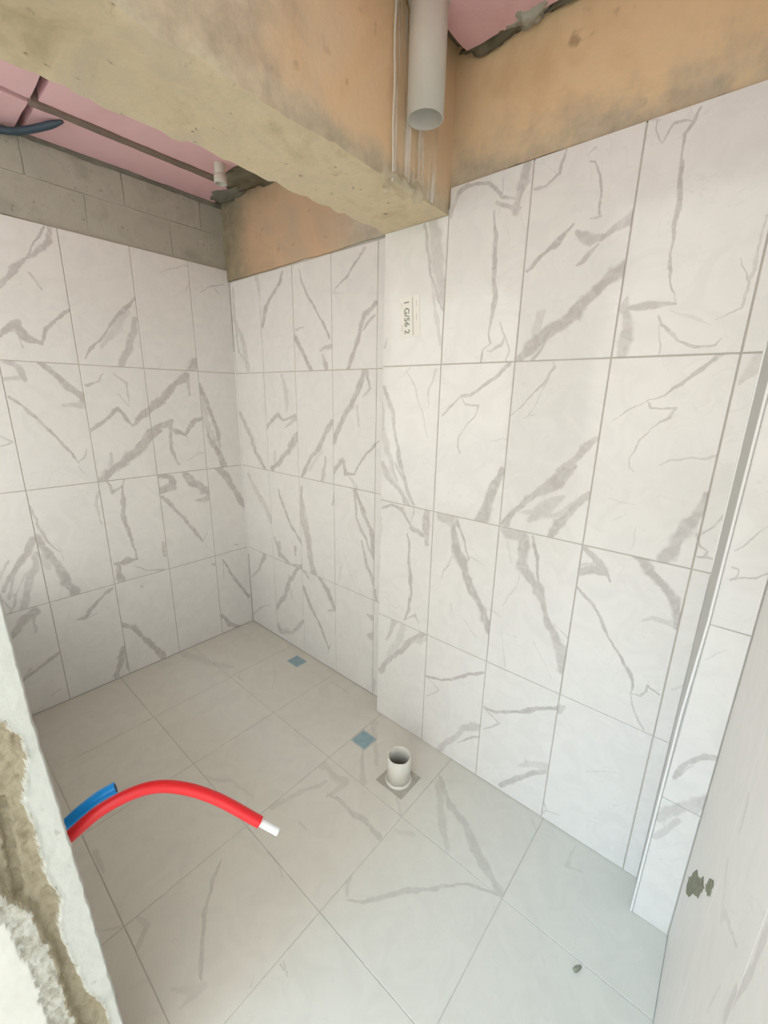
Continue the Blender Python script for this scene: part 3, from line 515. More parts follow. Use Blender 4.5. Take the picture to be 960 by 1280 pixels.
# ------------------------------------------------------------------ tiles
THICK = 0.009
def tile(plane, rect, at, parent, name='wall_tile', gap=0.004, base=WHITE, vein=VEIN, rough=0.09, hole=None, tilt=0.0006, generic=0, shear=None):
    """one glazed tile: a slab with eased edges, UVs in metres of its wall"""
    u0, v0, u1, v1 = rect
    h = gap / 2
    a0, b0, a1, b1 = u0 + h, v0 + h, u1 - h, v1 - h
    bm = bmesh.new()
    lay = bm.loops.layers.uv.new('wall')
    us, vs_ = [a0, a1], [b0, b1]
    if hole:
        us, vs_ = [a0, hole[0], hole[2], a1], [b0, hole[1], hole[3], b1]
    e = 0.0004 if plane == 'E' else 0.0012
    rn = random.Random(int(u0 * 977) + int(v0 * 7919) + ord(plane) * 31)
    t0, tu, tv = 0.0, rn.uniform(-1, 1) * tilt, rn.uniform(-1, 1) * tilt
    def P(u, v, d):
        if shear:
            u += shear(u, v)
        d += (tu * (2 * (u - a0) / (a1 - a0) - 1) + tv * (2 * (v - b0) / (b1 - b0) - 1)) if d > -0.005 else 0
        if plane == 'L':
            return (at + d, -u, v)
        if plane == 'E':
            return (at - d, -u, v)
        if plane in 'BFP':
            return (u, at - d, v)
        return (u, v, at + d)
    uvof = {}
    def vert(u, v, d):
        q = bm.verts.new(P(u, v, d))
        uvof[q] = (u, v)
        return q
    n, mm = len(us), len(vs_)
    front = {}
    for i in range(n):
        for j in range(mm):
            iu = us[i] + (e if i == 0 else -e if i == n - 1 else 0)
            iv = vs_[j] + (e if j == 0 else -e if j == mm - 1 else 0)
            front[i, j] = vert(iu, iv, 0)
    for i in range(n - 1):
        for j in range(mm - 1):
            if hole and i == 1 and j == 1:
                continue
            bm.faces.new((front[i, j], front[i + 1, j], front[i + 1, j + 1], front[i, j + 1]))
    loop = [(i, 0) for i in range(n)] + [(n - 1, j) for j in range(1, mm)] + [(i, mm - 1) for i in range(n - 2, -1, -1)] + [(0, j) for j in range(mm - 2, 0, -1)]
    shoulder = [vert(us[i], vs_[j], -e) for i, j in loop]
    back = [vert(us[i], vs_[j], -THICK) for i, j in loop]
    k = len(loop)
    for q in range(k):
        r = (q + 1) % k
        bm.faces.new((front[loop[q]], shoulder[q], shoulder[r], front[loop[r]]))
        bm.faces.new((shoulder[q], back[q], back[r], shoulder[r]))
    if hole:
        hl = [(1, 1), (2, 1), (2, 2), (1, 2)]
        hb = [vert(us[i], vs_[j], -THICK) for i, j in hl]
        for q in range(4):
            bm.faces.new((front[hl[q]], front[hl[(q + 1) % 4]], hb[(q + 1) % 4], hb[q]))
    else:
        bm.faces.new(back)
    bmesh.ops.recalc_face_normals(bm, faces=bm.faces[:])
    for f in bm.faces:
        for l in f.loops:
            l[lay].uv = uvof[l.vert]
    return obj(name, bm, marble(plane, rect, base, vein, rough, generic=generic), parent)

def boxes(name, mt, *pairs, parent=None):
    bm = bmesh.new()
    for lo, hi in pairs:
        box(bm, lo, hi)
    return obj(name, bm, mt, parent)

W = 0.3055
D = 0.087
YF = -1.49                     # inner face of the door wall
XE = 2.72                      # face of the wall at the right
ZC = 2.745                     # underside of the foam ceiling

# ------------------------------------------------------------------ floor
floor = structure(boxes('floor', M['floor_grout'], ((-0.12, -1.68, -0.12), (2.84, 0.12, -0.002))), 'grey grouted floor laid with large marble tiles')
gx = [0.0] + [0.04 + 0.445 * k for k in range(0, 6)] + [2.265, 2.71]
gx = [0.0, 0.485, 0.93, 1.375, 1.82, 2.265, XE]
gy = [-1.66, -1.36, -0.915, -0.47, 0.0]
for i in range(len(gx) - 1):
    for j in range(len(gy) - 1):
        hole = (1.625, -0.413, 1.772, -0.267) if (i, j) == (3, 3) else None
        tile('G', (gx[i], gy[j], gx[i + 1], gy[j + 1]), 0.0, floor, 'floor_tile', 0.002, FLOORC, FVEIN, 0.22, hole, tilt=0.0004)
ground = structure(boxes('ground', M['ground'], ((-6, -14, -0.2), (10, -1.68, -0.02))), 'pale concrete ground outside the doorway')

# ------------------------------------------------------------------ wall on the left
wl = structure(boxes('wall_left', M['grout'], ((-0.15, YF, 0), (-0.0025, 0.12, 2.40)), ((-0.15, YF, 2.40), (-0.016, 0.12, 2.95))), 'left wall tiled in white marble below bare grey blocks')
lu = [0.0, 0.253, 0.253 + W, 0.253 + 2 * W, 0.253 + 3 * W, 0.253 + 4 * W - 0.0]
lu[-1] = min(lu[-1], -YF)
for i in range(len(lu) - 1):
    for r in range(4):
        tile('L', (lu[i], r * 0.6, lu[i + 1], r * 0.6 + 0.6), 0.0, wl, generic=2 if i == 4 else 0)
rb = random.Random(3)
for r, (z0, z1, off) in enumerate(((2.402, 2.578, 0.18), (2.582, 2.735, 0.0))):
    y = 0.0 - off if r else -0.15
    y0 = 0.0
    cuts = [0.0, -(0.15 + off), -(0.55 + off), -(0.95 + off), -(1.35 + off) if off < 0.1 else YF, YF]
    cuts = sorted(set(max(c, YF) for c in cuts), reverse=True)
    for a, c in zip(cuts, cuts[1:]):
        if a - c < 0.03:
            continue
        bm = rough_box((-0.05, c + 0.002, z0), (-0.012 + rb.uniform(-0.002, 0.002), a - 0.002, z1), 0.025, 0.004, 9, rb.uniform(0, 20))
        obj('concrete_block', bm, M['block'], wl)
bm = rough_box((-0.05, YF, 2.725), (-0.004, 0.0, 2.75), 0.03, 0.006, 8, 4)
obj('mortar_bed', bm, M['mortar'], wl)

# ------------------------------------------------------------------ wall at the back (the long tiled wall)
wb = structure(boxes('wall_back', M['grout'], ((-0.15, 0.0025, 0), (1.338, 0.15, 2.36)), ((1.342, -D + 0.0025, 0), (XE + 0.12, 0.15, 2.33)), ((1.66, -D + 0.0025, 2.33), (XE + 0.12, 0.15, 2.39))), 'long back wall of white grey-veined marble tiles')
bu = [0.0, 0.312, 0.6175, 0.923, 1.2285, 1.338]
for i in range(len(bu) - 1):
    for r in range(4):
        tile('B', (bu[i], r * 0.6, bu[i + 1], min(r * 0.6 + 0.6, 2.335)), 0.0, wb)
fu = [1.340, 1.645, 1.645 + W, 1.645 + 2 * W, 1.645 + 3 * W, 2.609]
for i in range(len(fu) - 1):
    for r in range(4):
        tile('F', (fu[i], r * 0.6, fu[i + 1], min(r * 0.6 + 0.6, 2.312 if i == 0 else 2.396)), -D, wb)

# boxed-out pipe chase in the corner, with its edge profiles
wp = structure(boxes('wall_corner', M['grout'], ((2.638, -0.2125, 0), (XE + 0.1, -D - 0.0, 2.39))), 'tiled boxed-out corner at the right end of the back wall')
def lean(u, v):
    return 0.0
edge = lambda z: interp([(0, 2.612), (0.8, 2.617), (1.1, 2.626), (2.4, 2.630)], z)
for r in range(5):
    z0, z1 = ((0, 0.5), (0.5, 1.1), (1.1, 1.7), (1.7, 2.3), (2.3, 2.39))[r]
    tile('P', (2.62, z0, 2.719, z1), -0.215, wp, shear=lambda u, v: (edge(v) - 2.62 + 0.004) if u < 2.65 else 0.0, gap=0.003)
bm = bmesh.new()
def slab_quad(bm, a, b, t):
    pass
zs = [0, 0.4, 0.8, 1.1, 1.6, 2.0, 2.39]
L = []
for z in zs:
    ring = [bm.verts.new(c) for c in ((2.607, -D - 0.001, z), (edge(z), -0.2135, z), (edge(z) + 0.016, -0.2135, z), (2.640, -D - 0.001, z))]
    L.append(ring)
for a, b in zip(L, L[1:]):
    for k in range(4):
        bm.faces.new((a[k], a[(k + 1) % 4], b[(k + 1) % 4], b[k]))
bm.faces.new(list(reversed(L[0])))
bm.faces.new(L[-1])
bmesh.ops.recalc_face_normals(bm, faces=bm.faces[:])
obj('side_panel', bm, M['grey_trim'], wp)
t1 = empty('trim_1', (2.62, -0.215, 0))
structure(t1, 'slim white edge profiles on the boxed-out tiled corner')
bm = bmesh.new()
tube(bm, [(edge(z) + 0.001, -0.2155, max(z, 0.003)) for z in zs], 0.0036, 8)
obj('edge_bead', bm, M['white_trim'], t1)
bm = bmesh.new()
tube(bm, [(2.6065 + 0.006 * (z < 1.2), -D - 0.002, z) for z in (1.15, 1.25, 1.6, 2.0, 2.39)], 0.0032, 8)
obj('corner_bead', bm, M['white_trim'], t1)

t2 = empty('trim_2', (0.003, -0.003, 0))
structure(t2, 'thin white bead down the far inside corner of the tiles')
bm = bmesh.new()
tube(bm, [(0.0035, -0.0035, z) for z in (0.55, 0.9, 1.3, 1.6, 1.93)], 0.0034, 8)
obj('corner_bead', bm, M['white_trim'], t2)

# ------------------------------------------------------------------ wall at the right
wr = structure(boxes('wall_right', M['grout'], ((XE + 0.0025, -1.68, 0), (XE + 0.12, 0.12, 2.95))), 'right wall of white marble tiles close beside the doorway')
eu = [0.2165, 0.46, 0.765, 1.07, 1.375, 1.66]
for i in range(len(eu) - 1):
    for r in range(4):
        tile('E', (eu[i], r * 0.6, eu[i + 1], r * 0.6 + 0.6), XE, wr, rough=0.38, tilt=0.0, gap=0.0006)
for k, outline in enumerate((((0.335, 0.365), (0.34, 0.40), (0.40, 0.49), (0.455, 0.55), (0.57, 0.664), (0.644, 0.715), (0.62, 0.665), (0.584, 0.622), (0.50, 0.522), (0.412, 0.418)),
                              ((0.652, 0.735), (0.70, 0.80), (0.737, 0.832), (0.735, 0.806), (0.69, 0.755)))):
    rs = random.Random(5 + k)
    pts = []
    for (u, z), (u2, z2) in zip(outline, outline[1:] + outline[:1]):
        for t in (0, 0.33, 0.66):
            pts.append((u + (u2 - u) * t + rs.uniform(-0.006, 0.006), z + (z2 - z) * t + rs.uniform(-0.006, 0.006)))
    bm = bmesh.new()
    lo = [bm.verts.new((XE + 0.001, -u, z)) for u, z in pts]
    hi = [bm.verts.new((XE - 0.0015, -u, z)) for u, z in pts]
    bm.faces.new(hi)
    n_ = len(pts)
    for q in range(n_):
        bm.faces.new((lo[q], lo[(q + 1) % n_], hi[(q + 1) % n_], hi[q]))
    bmesh.ops.recalc_face_normals(bm, faces=bm.faces[:])
    obj('mortar_splash', bm, M['chip'], wr)

# ------------------------------------------------------------------ door wall with the chased, broken jamb
wf = structure(boxes('wall_front', M['plaster'], ((-0.15, -1.65, 0), (1.70, -1.497, WIN[2])), ((-0.15, -1.65, WIN[2]), (WIN[0], -1.497, WIN[3])), ((WIN[1], -1.65, WIN[2]), (1.70, -1.497, WIN[3])), ((-0.15, -1.65, WIN[3]), (1.70, -1.497, 2.95)), ((1.70, -1.65, 2.76), (XE + 0.12, -1.497, 2.95))), 'door wall with a rough broken plaster jamb')
Y_EDGE = [(0.0, -1.456), (0.31, -1.463), (0.6, -1.471), (0.87, -1.480), (1.14, -1.490), (1.38, -1.493), (2.4, -1.495)]
C_IN = [(0.0, -1.480), (0.346, -1.485), (0.419, -1.489), (0.488, -1.509), (0.557, -1.513), (0.66, -1.523), (0.703, -1.522), (0.755, -1.510), (0.809, -1.522), (0.936, -1.522), (1.0, -1.527), (1.064, -1.511), (1.115, -1.509), (1.16, -1.525), (1.19, -1.56)]
C_OUT = [(0.0, -1.53), (0.431, -1.536), (0.489, -1.541), (0.574, -1.541), (0.636, -1.542), (0.718, -1.550), (0.778, -1.555), (0.812, -1.572), (0.849, -1.582), (1.19, -1.60)]
bm = bmesh.new()
NZ, NY = 420, 56
G = []
matix = {}
for j in range(NZ + 1):
    z = 2.75 * j / NZ
    row = []
    ye = interp(Y_EDGE, z) + 0.0022 * noise.noise(Vector((0, 0, z * 30))) + 0.001 * noise.noise(Vector((3, 0, z * 110)))
    ci = interp(C_IN, z) + 0.004 * noise.noise(Vector((5, 1, z * 45)))
    co = interp(C_OUT, z) + 0.006 * noise.noise(Vector((9, 2, z * 40)))
    # from behind the inner face, round the corner, over the reveal
    ys = [(1.69, ye - 0.012), (1.76, ye - 0.001), (1.792, ye + 0.0)]
    for (x, y) in ys:
        row.append((Vector((x, y, z)), 0))
    for i in range(NY + 1):
        t = i / NY
        y = ye - 0.002 + (-1.652 - ye) * t ** 1.25
        q = Vector((0, y, z))
        x = 1.8 - (0.004 if i == 0 else 0) + 0.0016 * noise.noise(q * 25) + 0.0008 * noise.noise(q * 90)
        k = 0
        if z < 1.19 and co < y < ci:
            dep = min(1.0, (ci - y) / 0.006, (y - co) / 0.010) * min(1, (1.19 - z) / 0.03)
            x -= 0.019 * max(0, dep) + 0.005 * noise.noise(q * 70) + 0.003 * noise.noise(q * 160)
            if 0.80 < z < 1.02 and abs(y - (-1.556 + 0.05 * (0.9 - z) * -1)) < 0.007:
                x -= 0.012
            k = 1
        elif z < 0.86 and co - 0.030 < y <= co:
            x += 0.004 * noise.noise(q * 60) + 0.005 * noise.noise(q * 140) - 0.003
            k = 2
        elif y <= co:
            k = 3
        elif z < 1.19 and y < ci + 0.004:
            x += 0.0015 + 0.002 * noise.noise(q * 100)
            k = 2
        row.append((Vector((x, y, z)), k))
    row.append((Vector((1.69, -1.652, z)), 3))
    G.append(row)
VV = [[bm.verts.new(p) for p, k in row] for row in G]
for j in range(NZ):
    for i in range(len(G[0]) - 1):
        f = bm.faces.new((VV[j][i], VV[j + 1][i], VV[j + 1][i + 1], VV[j][i + 1]))
        f.material_index = max(G[j][i][1], 0)
        f.smooth = True
bmesh.ops.recalc_face_normals(bm, faces=bm.faces[:])
if sum(f.normal.x for f in bm.faces) < 0:
    bmesh.ops.reverse_faces(bm, faces=bm.faces[:])
# close it into a solid with the wall core
obj('door_jamb', bm, [M['plaster'], M['cavity'], M['crumb'], M['cream']], wf)


structure(boxes('sun_blocker', M['ground'], ((-0.6, -3.3, 2.80), (1.55, -1.69, 2.95))), 'added unseen slab outside that blocks sun from the window opening')  # slab added out of view to keep the sun out of the window

# ------------------------------------------------------------------ ceiling: slab, foam panels, ribs
ceil = structure(boxes('ceiling', M['slab'], ((-0.15, -1.68, 2.80), (XE + 0.12, 0.15, 2.95))), 'bare ceiling slab lined with pink foam panels')
def panel(x0, x1, y0, y1, seed, z=ZC):
    bm = rough_box((x0, y0, z), (x1, y1, z + 0.05), 0.05, 0.003, 5, seed, jag=0.006)
    obj('foam_panel', bm, M['pink'], ceil)
panel(-0.03, 0.262, -0.935, -0.06, 1)
panel(0.292, 1.33, -0.935, -0.20, 2)
panel(-0.03, 0.262, YF, -0.962, 3)
panel(0.292, 1.33, YF, -0.962, 4)
panel(1.70, 2.70, -1.47, -0.115, 5)
bm = rough_box((0.255, -0.96, ZC - 0.008), (0.30, -0.10, 2.80), 0.04, 0.003, 8, 7)
obj('joist', bm, M['rib'], ceil)
def smear(x, y, z, sx, sy, sz, mt, seed):
    """a lump pressed against the ceiling: dried mortar, and concrete with its shade in the colour"""
    bm = bmesh.new()
    bmesh.ops.create_icosphere(bm, subdivisions=4, radius=1)
    for v in bm.verts:
        d = 1 + 0.5 * noise.noise(v.co * 1.6 + Vector((seed, 0, 0))) + 0.3 * noise.noise(v.co * 5 + Vector((0, seed, 0)))
        v.co = Vector((x + v.co.x * sx * d, y + v.co.y * sy * d, z + v.co.z * sz * d))
    obj('mortar_shade_lump', bm, mt, ceil, True)
smear(0.80, -0.07, 2.775, 0.60, 0.14, 0.055, M['slab'], 1)  # dark lumps at the back: unlit concrete, shade put into the colour
smear(0.52, -0.10, 2.77, 0.24, 0.13, 0.05, M['slab'], 2)
smear(0.14, -0.06, 2.765, 0.15, 0.07, 0.03, M['mortar'], 3)
smear(1.90, -0.115, 2.762, 0.06, 0.05, 0.026, M['block'], 4)
smear(1.80, -0.09, 2.765, 0.10, 0.03, 0.028, M['slab'], 5)
smear(2.10, -0.09, 2.765, 0.16, 0.02, 0.022, M['slab'], 6)

# ------------------------------------------------------------------ beams
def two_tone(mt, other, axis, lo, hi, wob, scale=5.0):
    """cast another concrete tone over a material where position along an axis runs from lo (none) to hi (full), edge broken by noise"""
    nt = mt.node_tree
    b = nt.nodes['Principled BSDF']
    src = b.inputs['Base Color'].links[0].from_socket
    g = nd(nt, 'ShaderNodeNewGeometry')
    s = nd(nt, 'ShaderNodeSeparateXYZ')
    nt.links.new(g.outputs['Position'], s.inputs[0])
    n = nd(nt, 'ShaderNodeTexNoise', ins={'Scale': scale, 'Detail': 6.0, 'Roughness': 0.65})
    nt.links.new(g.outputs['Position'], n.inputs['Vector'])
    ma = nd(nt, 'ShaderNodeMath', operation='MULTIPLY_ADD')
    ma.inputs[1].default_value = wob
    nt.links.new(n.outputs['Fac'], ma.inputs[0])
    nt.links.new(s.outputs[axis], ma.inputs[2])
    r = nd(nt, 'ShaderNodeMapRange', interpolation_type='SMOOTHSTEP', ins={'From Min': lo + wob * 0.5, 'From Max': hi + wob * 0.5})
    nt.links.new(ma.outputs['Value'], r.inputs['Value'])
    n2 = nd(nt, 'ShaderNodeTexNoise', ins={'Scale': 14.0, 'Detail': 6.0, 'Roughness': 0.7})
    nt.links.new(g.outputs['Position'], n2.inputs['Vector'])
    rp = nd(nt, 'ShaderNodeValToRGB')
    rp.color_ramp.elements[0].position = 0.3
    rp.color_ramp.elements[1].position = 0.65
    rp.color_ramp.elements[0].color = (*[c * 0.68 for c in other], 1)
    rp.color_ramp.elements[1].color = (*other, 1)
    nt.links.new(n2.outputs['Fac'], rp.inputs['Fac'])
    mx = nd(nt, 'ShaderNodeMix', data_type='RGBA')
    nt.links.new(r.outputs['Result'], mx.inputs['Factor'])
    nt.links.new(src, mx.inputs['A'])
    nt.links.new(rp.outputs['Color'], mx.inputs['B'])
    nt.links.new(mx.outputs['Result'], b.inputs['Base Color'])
BEAM_COLS = [(0.74, 0.52, 0.30), (0.84, 0.62, 0.38), (0.80, 0.63, 0.42), (0.73, 0.60, 0.42)]
M['beam_cross'] = rough_mat('stained_concrete', BEAM_COLS, scale=1.7, bump=0.3, bump_scale=60, pits=0.6)
two_tone(M['beam_cross'], (0.70, 0.61, 0.44), 'Z', 2.40, 2.33, 0.16)
two_tone(M['beam_cross'], (0.70, 0.60, 0.44), 'Y', -0.62, -0.95, 0.5)
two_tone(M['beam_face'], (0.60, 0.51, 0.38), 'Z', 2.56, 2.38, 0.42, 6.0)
two_tone(M['beam_back'], (0.36, 0.31, 0.21), 'X', 0.42, 0.02, 0.4)
two_tone(M['beam_back'], (0.60, 0.54, 0.43), 'X', 0.85, 1.25, 0.4)
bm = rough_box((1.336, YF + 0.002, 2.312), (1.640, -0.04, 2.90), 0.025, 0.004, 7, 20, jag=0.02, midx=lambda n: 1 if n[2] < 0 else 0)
for v in bm.verts:
    if v.co.y < -0.60 and v.co.z < 2.55:
        k = min(1, (-0.60 - v.co.y) / 0.25)
        v.co += (noise.noise_vector(v.co * 11) * 0.009 + noise.noise_vector(v.co * 31) * 0.009) * k
structure(obj('ceiling_beam', bm, [M['beam_cross'], M['beam_under']]), 'rough tan concrete beam crossing the room overhead')
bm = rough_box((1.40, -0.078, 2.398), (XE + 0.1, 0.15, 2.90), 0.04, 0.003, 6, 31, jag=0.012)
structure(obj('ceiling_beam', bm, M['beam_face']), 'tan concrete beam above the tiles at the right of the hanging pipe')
bm = rough_box((-0.03, -0.014, 2.338), (1.334, 0.15, 2.90), 0.04, 0.003, 6, 44, jag=0.010)
structure(obj('ceiling_beam', bm, M['beam_back']), 'brown concrete beam above the tiles in the far corner')

# ------------------------------------------------------------------ hanging soil pipe with a strip of clear film
PX, PY = 1.712, -0.3415
hp = tag(empty('drain_pipe', (PX, PY, 2.469)), 'grey plastic pipe hanging down in front of the ceiling beam', 'pipe')
bm = bmesh.new()
lathe(bm, [(0.0542, 2.469), (0.0542, 2.86), (0.0500, 2.86), (0.0500, 2.469)], 40, PX, PY)
obj('pipe_body', bm, M['pvc'], hp)
bm = bmesh.new()
lathe(bm, [(0.0545, 2.735), (0.0585, 2.740), (0.0590, 2.80), (0.0545, 2.80)], 40, PX, PY)
obj('socket_collar', bm, M['pvc'], hp)

def film_mat():
    mt = bpy.data.materials.new('clear_film')
    mt.use_nodes = True
    nt = mt.node_tree
    b = nt.nodes['Principled BSDF']
    b.inputs['Base Color'].default_value = (0.92, 0.90, 0.84, 1)
    b.inputs['Roughness'].default_value = 0.22
    g = nd(nt, 'ShaderNodeNewGeometry')
    mp = nd(nt, 'ShaderNodeVectorMath', operation='MULTIPLY')
    mp.inputs[1].default_value = (8, 48, 3)
    nt.links.new(g.outputs['Position'], mp.inputs[0])
    n = nd(nt, 'ShaderNodeTexNoise', ins={'Scale': 1.0, 'Detail': 3.0})
    nt.links.new(mp.outputs['Vector'], n.inputs['Vector'])
    mr = nd(nt, 'ShaderNodeMapRange', ins={'From Min': 0.48, 'From Max': 0.70, 'To Min': 0.06, 'To Max': 0.9})
    nt.links.new(n.outputs['Fac'], mr.inputs['Value'])
    nt.links.new(mr.outputs['Result'], b.inputs['Alpha'])
    return mt
M['film'] = film_mat()
M['fold'] = mat('film_fold', (0.88, 0.84, 0.74), 0.25)
M['fold'].node_tree.nodes['Principled BSDF'].inputs['Alpha'].default_value = 0.7
fl = tag(empty('plastic_film', (1.648, -0.30, 2.30)), 'clear plastic film strip hanging behind the overhead pipe', 'film')
bm = bmesh.new()
cols, rows = 46, 24
g = [[None] * (rows + 1) for _ in range(cols + 1)]
for i in range(cols + 1):
    for j in range(rows + 1):
        y = -0.410 + 0.235 * i / cols
        z = 2.315 + 0.43 * j / rows
        x = 1.6475 + 0.0035 * math.sin(i * 0.9) * (1 - 0.4 * j / rows) + 0.004 * noise.noise(Vector((i * 0.3, j * 0.12, 0)))
        g[i][j] = bm.verts.new((max(x, 1.645), y, z + 0.006 * noise.noise(Vector((i * 0.3, 0, 7))) * (j == 0)))
for i in range(cols):
    for j in range(rows):
        bm.faces.new((g[i][j], g[i + 1][j], g[i + 1][j + 1], g[i][j + 1])).smooth = True
obj('film_sheet', bm, M['film'], fl)
bm = bmesh.new()
tube(bm, [(1.650, -0.414 + 0.002 * math.sin(k), 2.305 + 0.44 * k / 14) for k in range(15)], 0.0035, 8)
obj('folded_edge', bm, M['fold'], fl)
bm = bmesh.new()
cols, rows = 40, 10
g = [[None] * (rows + 1) for _ in range(cols + 1)]
for i in range(cols + 1):
    for j in range(rows + 1):
        t = i / cols
        y = -0.46 + 0.20 * t
        z = 2.262 + 0.065 * j / rows + 0.03 * t + 0.014 * noise.noise(Vector((i * 0.13, j * 0.15, 2)))
        x = 1.652 + 0.010 * noise.noise(Vector((i * 0.16, j * 0.22, 4))) + 0.006 * math.sin(j * 0.8 + i * 0.13)
        g[i][j] = bm.verts.new((x, y, z))
for i in range(cols):
    for j in range(rows):
        bm.faces.new((g[i][j], g[i + 1][j], g[i + 1][j + 1], g[i][j + 1])).smooth = True
M['hem'] = mat('crumpled_film', (0.66, 0.60, 0.44), 0.3)
M['hem'].node_tree.nodes['Principled BSDF'].inputs['Alpha'].default_value = 0.55
obj('crumpled_hem', bm, M['hem'], fl)

# ------------------------------------------------------------------ pipe stub under the far ceiling, dark cable
sp = tag(empty('conduit_stub', (0.428, -0.264, 2.66)), 'short grey pipe stub under the pink ceiling in the far corner', 'pipe')
bm = bmesh.new()
lathe(bm, [(0.026, 2.66), (0.026, 2.80), (0.022, 2.80), (0.022, 2.66)], 24, 0.428, -0.264)
obj('stub_body', bm, M['pvc'], sp)
bm = bmesh.new()
lathe(bm, [(0.0262, 2.658), (0.0300, 2.660), (0.0300, 2.695), (0.0262, 2.697)], 24, 0.428, -0.264)
obj('stub_collar', bm, M['pvc'], sp)
bm = bmesh.new()
tube(bm, spline([(-0.02, -1.13, 2.712), (0.02, -1.0, 2.715), (0.09, -0.945, 2.715), (0.16, -0.90, 2.722), (0.235, -0.845, 2.738)]), [0.014] * 28 + [0.013, 0.012, 0.010, 0.008, 0.006], 12)
tag(obj('electric_cable', bm, M['cable']), 'dark blue cable running along the pink ceiling above the left wall', 'cable')

# ------------------------------------------------------------------ red and blue water pipes at the jamb
rp = tag(empty('water_pipe', (1.733, -1.49, 0.80)), 'red bent water pipe with a bare white end', 'pipe', 'water pipes at the jamb')
rpts = spline([(1.733, -1.51, 0.799), (1.729, -1.469, 0.81), (1.738, -1.411, 0.834), (1.757, -1.34, 0.837), (1.786, -1.283, 0.816), (1.84, -1.224, 0.774), (1.92, -1.164, 0.713)])
bm = bmesh.new()
tube(bm, rpts, 0.0128, 18)
obj('red_sleeve', bm, M['red'], rp)
bm = bmesh.new()
dirn = (rpts[-1] - rpts[-2]).normalized()
tube(bm, [rpts[-1] - dirn * 0.01, rpts[-1] + dirn * 0.048], 0.0085, 16)
obj('white_inner_pipe', bm, M['pex'], rp)
bp_ = tag(empty('water_pipe', (1.717, -1.49, 0.82)), 'short blue water pipe beside the red one', 'pipe', 'water pipes at the jamb')
bpts = spline([cam.location + (Vector(q) - cam.location) * 1.035 for q in ((1.717, -1.508, 0.812), (1.708, -1.469, 0.822), (1.722, -1.419, 0.850), (1.731, -1.384, 0.858))])
bm = bmesh.new()
tube(bm, bpts, [0.009, 0.0095, 0.010, 0.0105, 0.011, 0.0113, 0.0117, 0.012, 0.0124, 0.0128, 0.0132, 0.0135] + [0.0135] * (len(bpts) - 12), 18)
obj('blue_sleeve', bm, M['blue'], bp_)
bm = bmesh.new()
dirb = (bpts[-1] - bpts[-2]).normalized()
tube(bm, [bpts[-1] - dirb * 0.004, bpts[-1] + dirb * 0.0006], 0.0100, 16)
obj('pipe_bore', bm, M['hole'], bp_)

# ------------------------------------------------------------------ floor drains
def floor_drain(cx, cy, sx, sy, label):
    t = tag(empty('floor_drain', (cx, cy, 0)), label, 'drain', 'square floor drains')
    bm = bmesh.new()
    o = [(-sx, -sy), (sx, -sy), (sx, sy), (-sx, sy)]
    ring = lambda k, z: [bm.verts.new((cx + a * k, cy + b * k, z)) for a, b in o]
    A, B, C_, D_ = ring(1, 0.0005), ring(0.97, 0.0028), ring(0.86, 0.0028), ring(0.84, 0.0008)
    for p, q in ((A, B), (B, C_), (C_, D_)):
        for k in range(4):
            bm.faces.new((p[k], p[(k + 1) % 4], q[(k + 1) % 4], q[k]))
    bmesh.ops.recalc_face_normals(bm, faces=bm.faces[:])
    obj('drain_frame', bm, M['steel'], t)
    bm = bmesh.new()
    box(bm, (cx - sx * 0.82, cy - sy * 0.82, 0.0004), (cx + sx * 0.82, cy + sy * 0.82, 0.0022))
    bmesh.ops.bevel(bm, geom=bm.edges[:], offset=0.0006, segments=1, affect='EDGES')
    obj('drain_cover', bm, M['steel_film'], t)
    return t
floor_drain(1.427, -0.281, 0.047, 0.047, 'blue-grey square floor drain beside the white pipe stub')
floor_drain(0.657, -0.098, 0.052, 0.043, 'small blue-grey square floor drain in the far corner')

# ------------------------------------------------------------------ waste pipe standing in the floor
QX, QY = 1.697, -0.339
wpst = tag(empty('waste_pipe', (QX, QY, -0.0019)), 'white open pipe stub standing in a square floor cut-out', 'pipe')
bm = bmesh.new()
lathe(bm, [(0.053, -0.0019), (0.053, 0.128), (0.0515, 0.130), (0.0485, 0.130), (0.0475, 0.128), (0.0475, -0.0019)], 48, QX, QY)
for v in bm.verts:          # a saw-cut rim with a chipped corner
    if v.co.z > 0.12:
        a = math.atan2(v.co.y - QY, v.co.x - QX)
        v.co.z += -0.012 * max(0, 1 - abs(a - math.radians(175)) / 0.35) + 0.0012 * math.sin(a * 5)
obj('pipe_wall', bm, M['pvc_white'], wpst)
bm = bmesh.new()
lathe(bm, [(0.0534, -0.0019), (0.0600, -0.0019), (0.0580, 0.004), (0.0555, 0.009), (0.0534, 0.011)], 40, QX, QY)
for v in bm.verts:
    v.co += noise.noise_vector(v.co * 45) * 0.002 * (v.co.z > 0)
obj('mortar_collar', bm, M['pvc_white'], wpst)
M['bed'] = rough_mat('grey_bed', [(0.42, 0.39, 0.33), (0.54, 0.51, 0.44)], scale=30, bump=0.4)
bm = rough_box((1.627, -0.411, -0.0018), (1.770, -0.269, -0.0010), 0.02, 0.0002, 20, 3)
obj('mortar_bed', bm, M['bed'], wpst)
bm = bmesh.new()
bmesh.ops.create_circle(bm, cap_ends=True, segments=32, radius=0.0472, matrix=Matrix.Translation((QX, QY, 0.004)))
obj('pipe_bore', bm, M['mortar'], wpst)

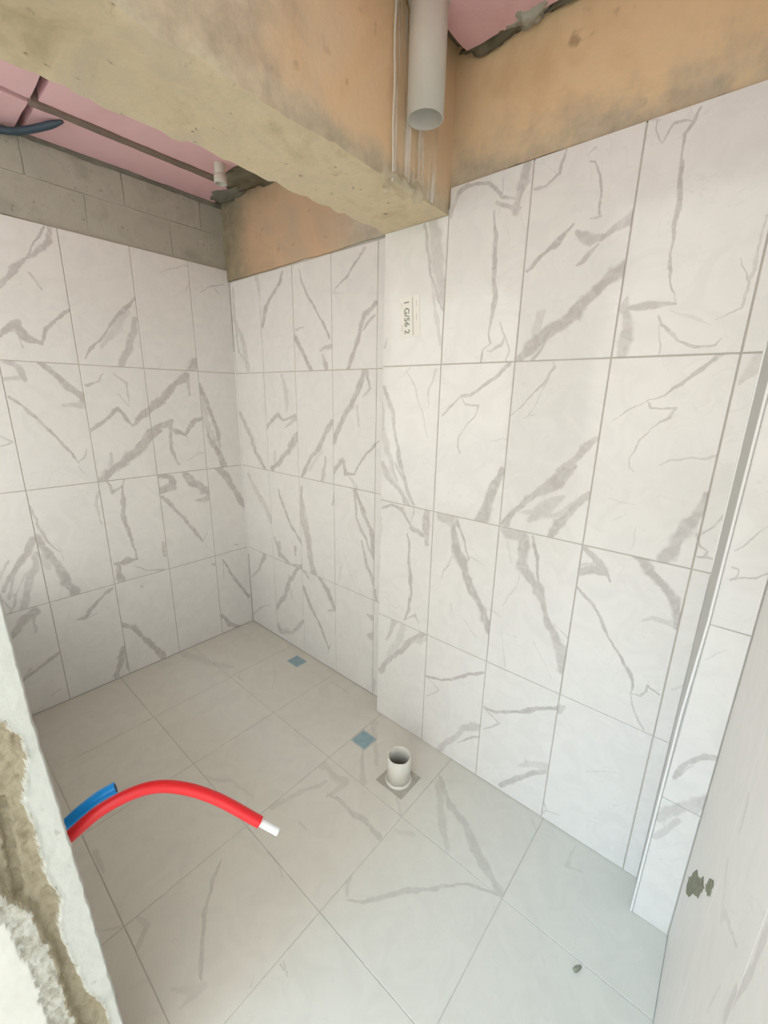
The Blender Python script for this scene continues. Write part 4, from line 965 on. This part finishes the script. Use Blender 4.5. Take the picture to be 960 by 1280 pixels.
# ------------------------------------------------------------------ paper label on the tile below the beam
st = tag(empty('paper_sticker', (1.484, -D, 1.99)), 'white paper sticker with sideways printed code on a wall tile', 'sticker')
YS = -D - 0.0012
bm = bmesh.new()
c = [(1.430, 2.063), (1.443, 1.908), (1.538, 1.912), (1.527, 2.066)]
a = [bm.verts.new((x, YS, z)) for x, z in c]
b = [bm.verts.new((x, YS + 0.0005, z)) for x, z in c]
bm.faces.new(list(reversed(a)))
bm.faces.new(b)
for k in range(4):
    bm.faces.new((a[k], a[(k + 1) % 4], b[(k + 1) % 4], b[k]))
bmesh.ops.recalc_face_normals(bm, faces=bm.faces[:])
obj('paper', bm, M['paper'], st)
def text_part(name, s, x, z, size, mt, ang=-86.0):
    cu = bpy.data.curves.new(name, 'FONT')
    cu.body = s
    cu.size = size
    cu.align_x = 'CENTER'
    cu.align_y = 'CENTER'
    cu.offset = 0.0006
    tmp = bpy.data.objects.new(name, cu)
    COL.objects.link(tmp)
    bpy.context.view_layer.update()
    me = bpy.data.meshes.new_from_object(tmp.evaluated_get(bpy.context.evaluated_depsgraph_get()))
    bpy.data.objects.remove(tmp)
    me.materials.clear()
    me.materials.append(mt)
    R = Matrix.Translation((x, YS - 0.0003, z)) @ Matrix.Rotation(math.radians(90), 4, 'X') @ Matrix.Rotation(math.radians(ang), 4, 'Z')
    me.transform(R)
    o = bpy.data.objects.new(name, me)
    COL.objects.link(o)
    o.parent = st
    o.matrix_parent_inverse = st.matrix_basis.inverted()
    return o
text_part('printed_code', '1 G/56 2', 1.467, 1.987, 0.036, M['ink'])
def bars(x, z, runs):
    bm = bmesh.new()
    for s0, s1, w in runs:
        for k in range(int((s1 - s0) / 0.0035)):
            s = s0 + 0.0035 * k
            X = x + (0.5 - s / 0.15) * -0.011
            lo = (X - w / 2, YS - 0.0003, z - s - 0.0025)
            q = [bm.verts.new(p) for p in (lo, (X + w / 2, lo[1], lo[2]), (X + w / 2, lo[1], lo[2] + 0.0024), (X - w / 2, lo[1], lo[2] + 0.0024))]
            bm.faces.new(q)
    bm.normal_update()
    return obj('small_print', bm, M['ink_pale'], st)
bars(1.499, 2.060, ((0.0, 0.145, 0.006),))
bars(1.518, 2.058, ((0.012, 0.036, 0.003),))
bars(1.518, 2.058, ((0.06, 0.09, 0.003),))
bars(1.443, 2.055, ((0.012, 0.036, 0.003),))
bars(1.443, 2.055, ((0.095, 0.125, 0.003),))

# ------------------------------------------------------------------ crumb on the floor by the doorway
bm = bmesh.new()
bmesh.ops.create_icosphere(bm, subdivisions=2, radius=1)
for v in bm.verts:
    d = 1 + 0.5 * noise.noise(v.co * 1.5)
    v.co = Vector((2.522 + v.co.x * 0.008 * d + v.co.y * 0.006, -0.497 + v.co.y * 0.013 * d, 0.004 + v.co.z * 0.0042 * min(d, 1)))
tag(obj('mortar_crumb', bm, M['chip'], None, True), 'tiny dark mortar crumb lying on the pale floor tile', 'debris')
